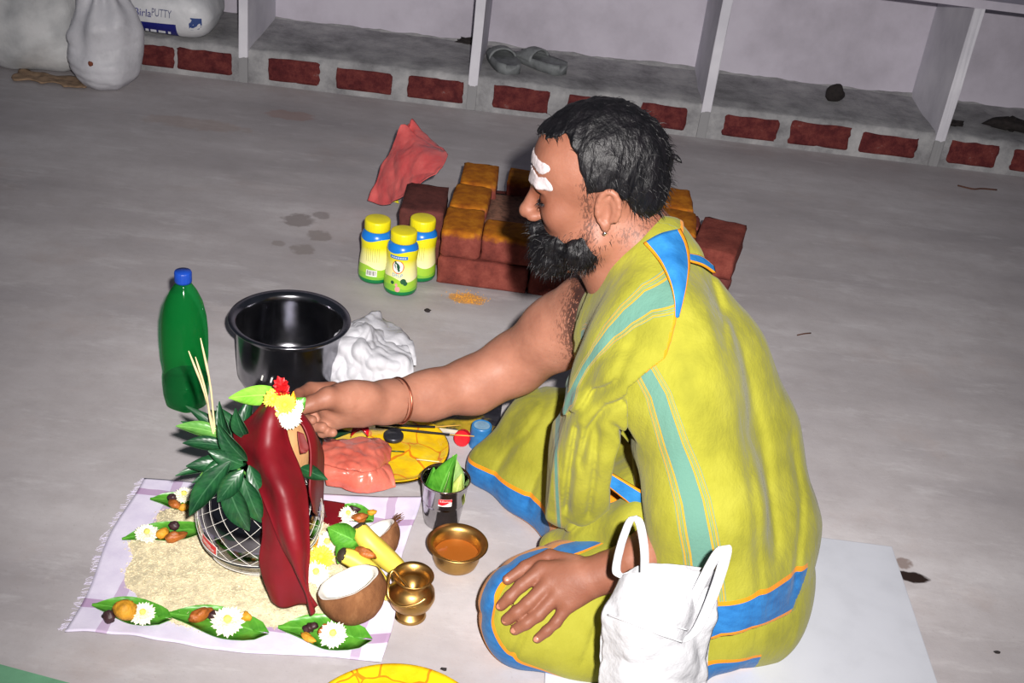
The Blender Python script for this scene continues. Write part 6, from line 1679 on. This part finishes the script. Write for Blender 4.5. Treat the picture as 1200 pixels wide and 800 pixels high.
obj('dhoti', (v, q), M_cloth, parent=man, attrs=dict(hem=hem, teal=np.full(len(v), 9.0)), label='lime green wrap round the folded legs, blue and orange hem')

# shawl, back and arm
XZ = lambda pts: [(p_[0], p_[2]) for p_ in pts]
leftB = XZ([(0.2330, 1.7600, 0.7457), (0.2337, 1.7200, 0.6679), (0.2300, 1.6900, 0.6180), (0.2157, 1.6650, 0.5670), (0.1794, 1.6650, 0.5360), (0.1820, 1.6500, 0.4637), (0.2206, 1.6250, 0.4123), (0.2303, 1.6200, 0.3342), (0.2430, 1.6000, 0.2252), (0.2620, 1.5800, 0.1318), (0.2881, 1.5600, -0.0045)])
hemB = XZ([(0.3349, 1.5101, 0.0986), (0.4030, 1.4892, 0.1534), (0.4509, 1.5049, 0.1619), (0.5011, 1.5469, 0.1522), (0.5398, 1.5882, 0.1421), (0.5700, 1.6262, 0.1264)])
def regB(p):
    d, _ = polydist(p, leftB); e, _ = polydist(p, hemB)
    far_ = np.clip((p[:, 1] - 1.76) / 0.02, 0, 1) * 0.5
    return np.maximum(sl * d - far_, se * e - np.clip((p[:, 1] - 1.84) / 0.02, 0, 1) * 0.5)
pb = np.array([[0.42, 1.6, 0.30]])
dl, _ = polydist(pb, leftB); de, _ = polydist(pb, hemB)
sl, se = -np.sign(dl[0]), -np.sign(de[0])
sb = SH_B + [func(regB, (0, 0, 0), 9, 0.006, 'i'), drape(38, 0.0030, 211, (1, 1, 0.15)), floor_clip(0.02)]
for pts, dp, w in (([(0.2817, 1.7348, 0.6595), (0.3305, 1.7234, 0.6177), (0.3874, 1.7269, 0.5268), (0.4477, 1.7118, 0.3912), (0.4852, 1.6066, 0.2593)], 0.005, 0.010), ([(0.3220, 1.6982, 0.6145), (0.3774, 1.6481, 0.5078), (0.4226, 1.5598, 0.3581), (0.4544, 1.5310, 0.2264)], 0.004, 0.009),
                   ([(0.2616, 1.8020, 0.6782), (0.3053, 1.7462, 0.6494), (0.3398, 1.6895, 0.5903)], 0.005, 0.008), ([(0.5056, 1.7502, 0.3737), (0.5358, 1.6984, 0.2875), (0.5317, 1.6001, 0.1784)], 0.005, 0.009)):
    sb.append(crease(XZ(pts), dp, w))
v, q = surface(sb, 0.0036, (0.05, 1.42, -0.02), (0.76, 2.12, 0.76), 0.01)
tc_l = [(0.2153, 1.6324, 0.5465), (0.2402, 1.6064, 0.5216), (0.2616, 1.5889, 0.4798), (0.2760, 1.5827, 0.4501), (0.2991, 1.5684, 0.4088), (0.3180, 1.5431, 0.3714), (0.3464, 1.5185, 0.2915), (0.3665, 1.5044, 0.2169), (0.3855, 1.4888, 0.1412)]
d, al = polydist(v, XZ(tc_l)); half = np.interp(al, [0, 0.25, 0.5], [0.011, 0.017, 0.017])
teal = np.where((v[:, 1] < 1.80) & (al > -0.005), d / half, 9.0)
e, _ = polydist(v, hemB)
hem = np.where((v[:, 1] < 1.80) & (v[:, 0] < hemB[4][0] + 0.02 * np.sin(v[:, 2] * 40)), np.abs(e), 9.0)
sh = obj('shawl', (v, q), M_cloth, parent=man, attrs=dict(hem=hem, teal=teal), label='lime green shawl over the back and left arm, one broad teal stripe')

# shawl, front swath
rightA = XZ([(0.2594, 1.7600, 0.7657), (0.2563, 1.7100, 0.6761), (0.2499, 1.6800, 0.6263), (0.2419, 1.6550, 0.5719), (0.2108, 1.6450, 0.5430), (0.1932, 1.6450, 0.5243), (0.2074, 1.6400, 0.4441), (0.1957, 1.6300, 0.3740), (0.1936, 1.6300, 0.3031), (0.2142, 1.6300, 0.1576)])
leftA = XZ([(0.2126, 1.8000, 0.7311), (0.1891, 1.7800, 0.7001), (0.1442, 1.7800, 0.6549), (0.1209, 1.7600, 0.5917), (0.1054, 1.7500, 0.4879), (0.0932, 1.7400, 0.3709), (0.0923, 1.7300, 0.2869), (0.1015, 1.7200, 0.1433)])
pa = np.array([(0.1561, 1.7200, 0.5459)]); da, _ = polydist(pa, rightA); sa_ = -np.sign(da[0]); db, _ = polydist(pa, leftA); sb_ = -np.sign(db[0])
def regA(p):
    d, _ = polydist(p, rightA); e, _ = polydist(p, leftA)
    return np.maximum(np.maximum(sa_ * d, sb_ * e), p[:, 1] - 1.86)
sA = SH_A + [func(regA, (0, 0, 0), 9, 0.004, 'i'), drape(46, 0.0032, 221, (1, 1, 0.3))]
for pts, dp, w in (([(0.1718, 1.6144, 0.5271), (0.1474, 1.6379, 0.4893), (0.1118, 1.6618, 0.4218), (0.0943, 1.6886, 0.3524)], 0.010, 0.006), ([(0.1933, 1.6125, 0.5026), (0.1660, 1.6223, 0.4759), (0.1435, 1.6387, 0.4200), (0.1385, 1.6451, 0.3544)], 0.010, 0.006), ([(0.1857, 1.6217, 0.4379), (0.2081, 1.6283, 0.4115)], 0.010, 0.006),
                   ([(0.1249, 1.6476, 0.4111), (0.1270, 1.6535, 0.3110), (0.1315, 1.6685, 0.2309)], 0.012, 0.006), ([(0.1579, 1.6316, 0.4185), (0.1656, 1.6405, 0.3267), (0.1691, 1.6589, 0.2406)], 0.008, 0.006), ([(0.1625, 1.6725, 0.5738), (0.1315, 1.6774, 0.5018), (0.1081, 1.6810, 0.4461)], 0.004, 0.008), ([(0.1943, 1.6566, 0.5875), (0.1733, 1.6190, 0.5436)], 0.004, 0.007)):
    sA.append(crease(XZ(pts), dp, w))
v, q = surface(sA, 0.0034, (0.0, 1.55, 0.02), (0.42, 1.95, 0.78), 0.01)
ta_l = [(0.2450, 1.7013, 0.6606), (0.2068, 1.6891, 0.6415), (0.1786, 1.6860, 0.6127), (0.1562, 1.6877, 0.5802), (0.1376, 1.6917, 0.5464), (0.1234, 1.6980, 0.5080), (0.1129, 1.6948, 0.4718), (0.1038, 1.6882, 0.4340), (0.0984, 1.6889, 0.3880), (0.0975, 1.6807, 0.3406), (0.1061, 1.6667, 0.2890)]
d, al = polydist(v, XZ(ta_l)); half = np.interp(al, [0, 0.06, 0.12, 0.17, 0.25], [0.012, 0.010, 0.007, 0.0035, 0.003])
teal = np.where(v[:, 1] < 1.83, d / half, 9.0)
e, _ = polydist(v, rightA)
hem = np.where((v[:, 2] > rightA[4][1] - 0.01), np.where(np.abs(e) < 0.005, 0.0, 9.0), 9.0)
obj('shawl_front', (v, q), M_cloth, parent=man, attrs=dict(hem=hem, teal=teal), label='lime green swath falling from shoulder into the lap')
v, q = surface(SH_L + [drape(70, 0.004, 231, (1, 1, 1)), crease(XZ([(0.1215, 1.7000, 0.1390), (0.1724, 1.6600, 0.2178), (0.2359, 1.6200, 0.2815)]), 0.008, 0.005)], 0.0034, (0.0, 1.5, 0.0), (0.4, 1.9, 0.4), 0.01)
obj('lap_fold', (v, q), M_cloth, parent=man, attrs=dict(hem=np.where(v[:, 2] < 0.0, 0.03, 9.0), teal=np.full(len(v), 9.0)))

# blue bordered end of the shawl folded over the shoulder
m = Nodes('border_cloth')
uvn = m.n('ShaderNodeUVMap'); sp = m.n('ShaderNodeSeparateXYZ'); m.l(uvn.outputs[0], sp.inputs[0])
c = m.ramp(m.noise(30, 4), [(0.3, srgb(26, 96, 156)), (0.7, srgb(44, 120, 180))])
c = m.mix(m.math('ADD', m.step(sp.outputs[0], -1, 0.09), m.step(sp.outputs[0], 0.91, 2), clamp=True), c, srgb(206, 128, 18))
m.base(c, 0.85, 0, 0.2); m.bump(m.noise(60, 4), 0.3, 0.006)
M_border = m.m
rows = [[(0.1927, 1.7899, 0.6976), (0.2181, 1.7964, 0.7151), (0.2520, 1.8256, 0.7159)], [(0.2099, 1.7681, 0.6902), (0.2359, 1.7668, 0.7006), (0.2653, 1.8069, 0.6984)], [(0.2237, 1.7405, 0.6839), (0.2446, 1.7361, 0.6890), (0.2698, 1.7678, 0.6833)],
        [(0.2366, 1.7082, 0.6712), (0.2512, 1.7061, 0.6728), (0.2648, 1.7185, 0.6700)], [(0.2451, 1.6836, 0.6545), (0.2520, 1.6820, 0.6533), (0.2594, 1.6871, 0.6516)], [(0.2488, 1.6670, 0.6363), (0.2517, 1.6654, 0.6345), (0.2546, 1.6686, 0.6347)]]
obj('border_fold', sheet(rows, 22, 30, 0.004), M_border, parent=man, label='blue and orange border folded on the shoulder')
rows = [[(0.2692, 1.8029, 0.6836), (0.2954, 1.8206, 0.6726), (0.3197, 1.8290, 0.6544)], [(0.2720, 1.7861, 0.6779), (0.2976, 1.7994, 0.6673), (0.3222, 1.8134, 0.6496)]]
rows = list(map(list, zip(*rows)))
obj('border_fold', sheet(rows, 16, 16, 0.004), M_border, parent=man)
rows = [[(0.1868, 1.6650, 0.3012), (0.2176, 1.6600, 0.2825), (0.2554, 1.6550, 0.2574)], [(0.1982, 1.6650, 0.3229), (0.2245, 1.6600, 0.3127), (0.2509, 1.6550, 0.3025)]]
obj('border_fold', sheet(list(map(list, zip(*rows))), 10, 10, 0.004), M_border, parent=man)

# ------------------------------------------------------------------ white carrier bag in front
m = Nodes('white_fabric')
m.base(m.ramp(m.noise(8, 4), [(0.3, srgb(168, 169, 173)), (0.7, srgb(184, 185, 189))]), 0.75, 0, 0.3); m.bump(m.noise(22, 6), 0.6, 0.012)
M_bag = m.m
bg = thing('carrier_bag', 'white cloth carrier bag with two upright handles standing before the man', 'bag', (0.27, 1.40, 0))
crb = crum(0.012, 24, 0.003, 60, 401)
rows = [[(0.212, 1.345, 0.0135), (0.250, 1.312, 0.0135), (0.318, 1.312, 0.0135), (0.374, 1.365, 0.0135)], [(0.2047, 1.3400, 0.1371), (0.2449, 1.3100, 0.1630), (0.3114, 1.3100, 0.1676), (0.3678, 1.3600, 0.1507)], [(0.1945, 1.3500, 0.2062), (0.2328, 1.3150, 0.2387), (0.2979, 1.3150, 0.2448), (0.3582, 1.3700, 0.2185)], [(0.1895, 1.3650, 0.2746), (0.2254, 1.3300, 0.3029), (0.2906, 1.3350, 0.3060), (0.3558, 1.3900, 0.2797)],
        [(0.2046, 1.3900, 0.3123), (0.2358, 1.3600, 0.3373), (0.2908, 1.3650, 0.3421), (0.3505, 1.4000, 0.3245)], [(0.2078, 1.4000, 0.3260), (0.2336, 1.3800, 0.3541), (0.2887, 1.3850, 0.3606), (0.3460, 1.4100, 0.3520)]]
obj('front_panel', sheet(rows, 50, 90, 0.003, crb), M_bag, parent=bg)
back = [[tuple(np.array(r_[0]) + [0, 0.002, 0]), tuple(np.array(r_[1]) * [1, 1, 0.9] + [0.005, 0.06, 0.0]), tuple(np.array(r_[2]) * [1, 1, 0.9] + [-0.005, 0.06, 0.0]), tuple(np.array(r_[3]) + [0, 0.002, 0])] for r_ in rows]
obj('back_panel', sheet(back, 40, 70, 0.003, crb), M_bag, parent=bg)
st_ = [spline([(0.1922, 1.3520, 0.2904), (0.2189, 1.3280, 0.3036), (0.2630, 1.3150, 0.3000), (0.3030, 1.3180, 0.2872)], 20), spline([(0.2019, 1.3680, 0.3112), (0.2292, 1.3380, 0.3195), (0.2633, 1.3240, 0.3149), (0.3089, 1.3300, 0.3004)], 20)]
obj('seam', join(*[tube(s_, 0.0016, 5) for s_ in st_]), M_bag, parent=bg)
def strap(pts, w, lean):
    L_ = spline(pts, 36); rows = []
    for p_ in L_: rows.append([p_ - np.array(lean) * w / 2, p_, p_ + np.array(lean) * w / 2])
    return sheet(rows, 8, 60, 0.004)
obj('handle', strap([(0.2099, 1.3950, 0.3290), (0.1985, 1.4000, 0.3361), (0.1992, 1.4100, 0.3741), (0.2061, 1.4200, 0.4126), (0.2128, 1.4250, 0.4194), (0.2235, 1.4250, 0.4082), (0.2363, 1.4150, 0.3679), (0.2423, 1.3950, 0.3277)], 0.016, (0.75, 0.25, 0.1)), M_bag, parent=bg)
obj('handle', strap([(0.3100, 1.3650, 0.3069), (0.3184, 1.3700, 0.3456), (0.3325, 1.3750, 0.4055), (0.3421, 1.3800, 0.4221), (0.3464, 1.3750, 0.4110), (0.3405, 1.3600, 0.3581), (0.3263, 1.3450, 0.2943), (0.3069, 1.3350, 0.2715)], 0.018, (0.9, 0.1, 0.25)), M_bag, parent=bg)
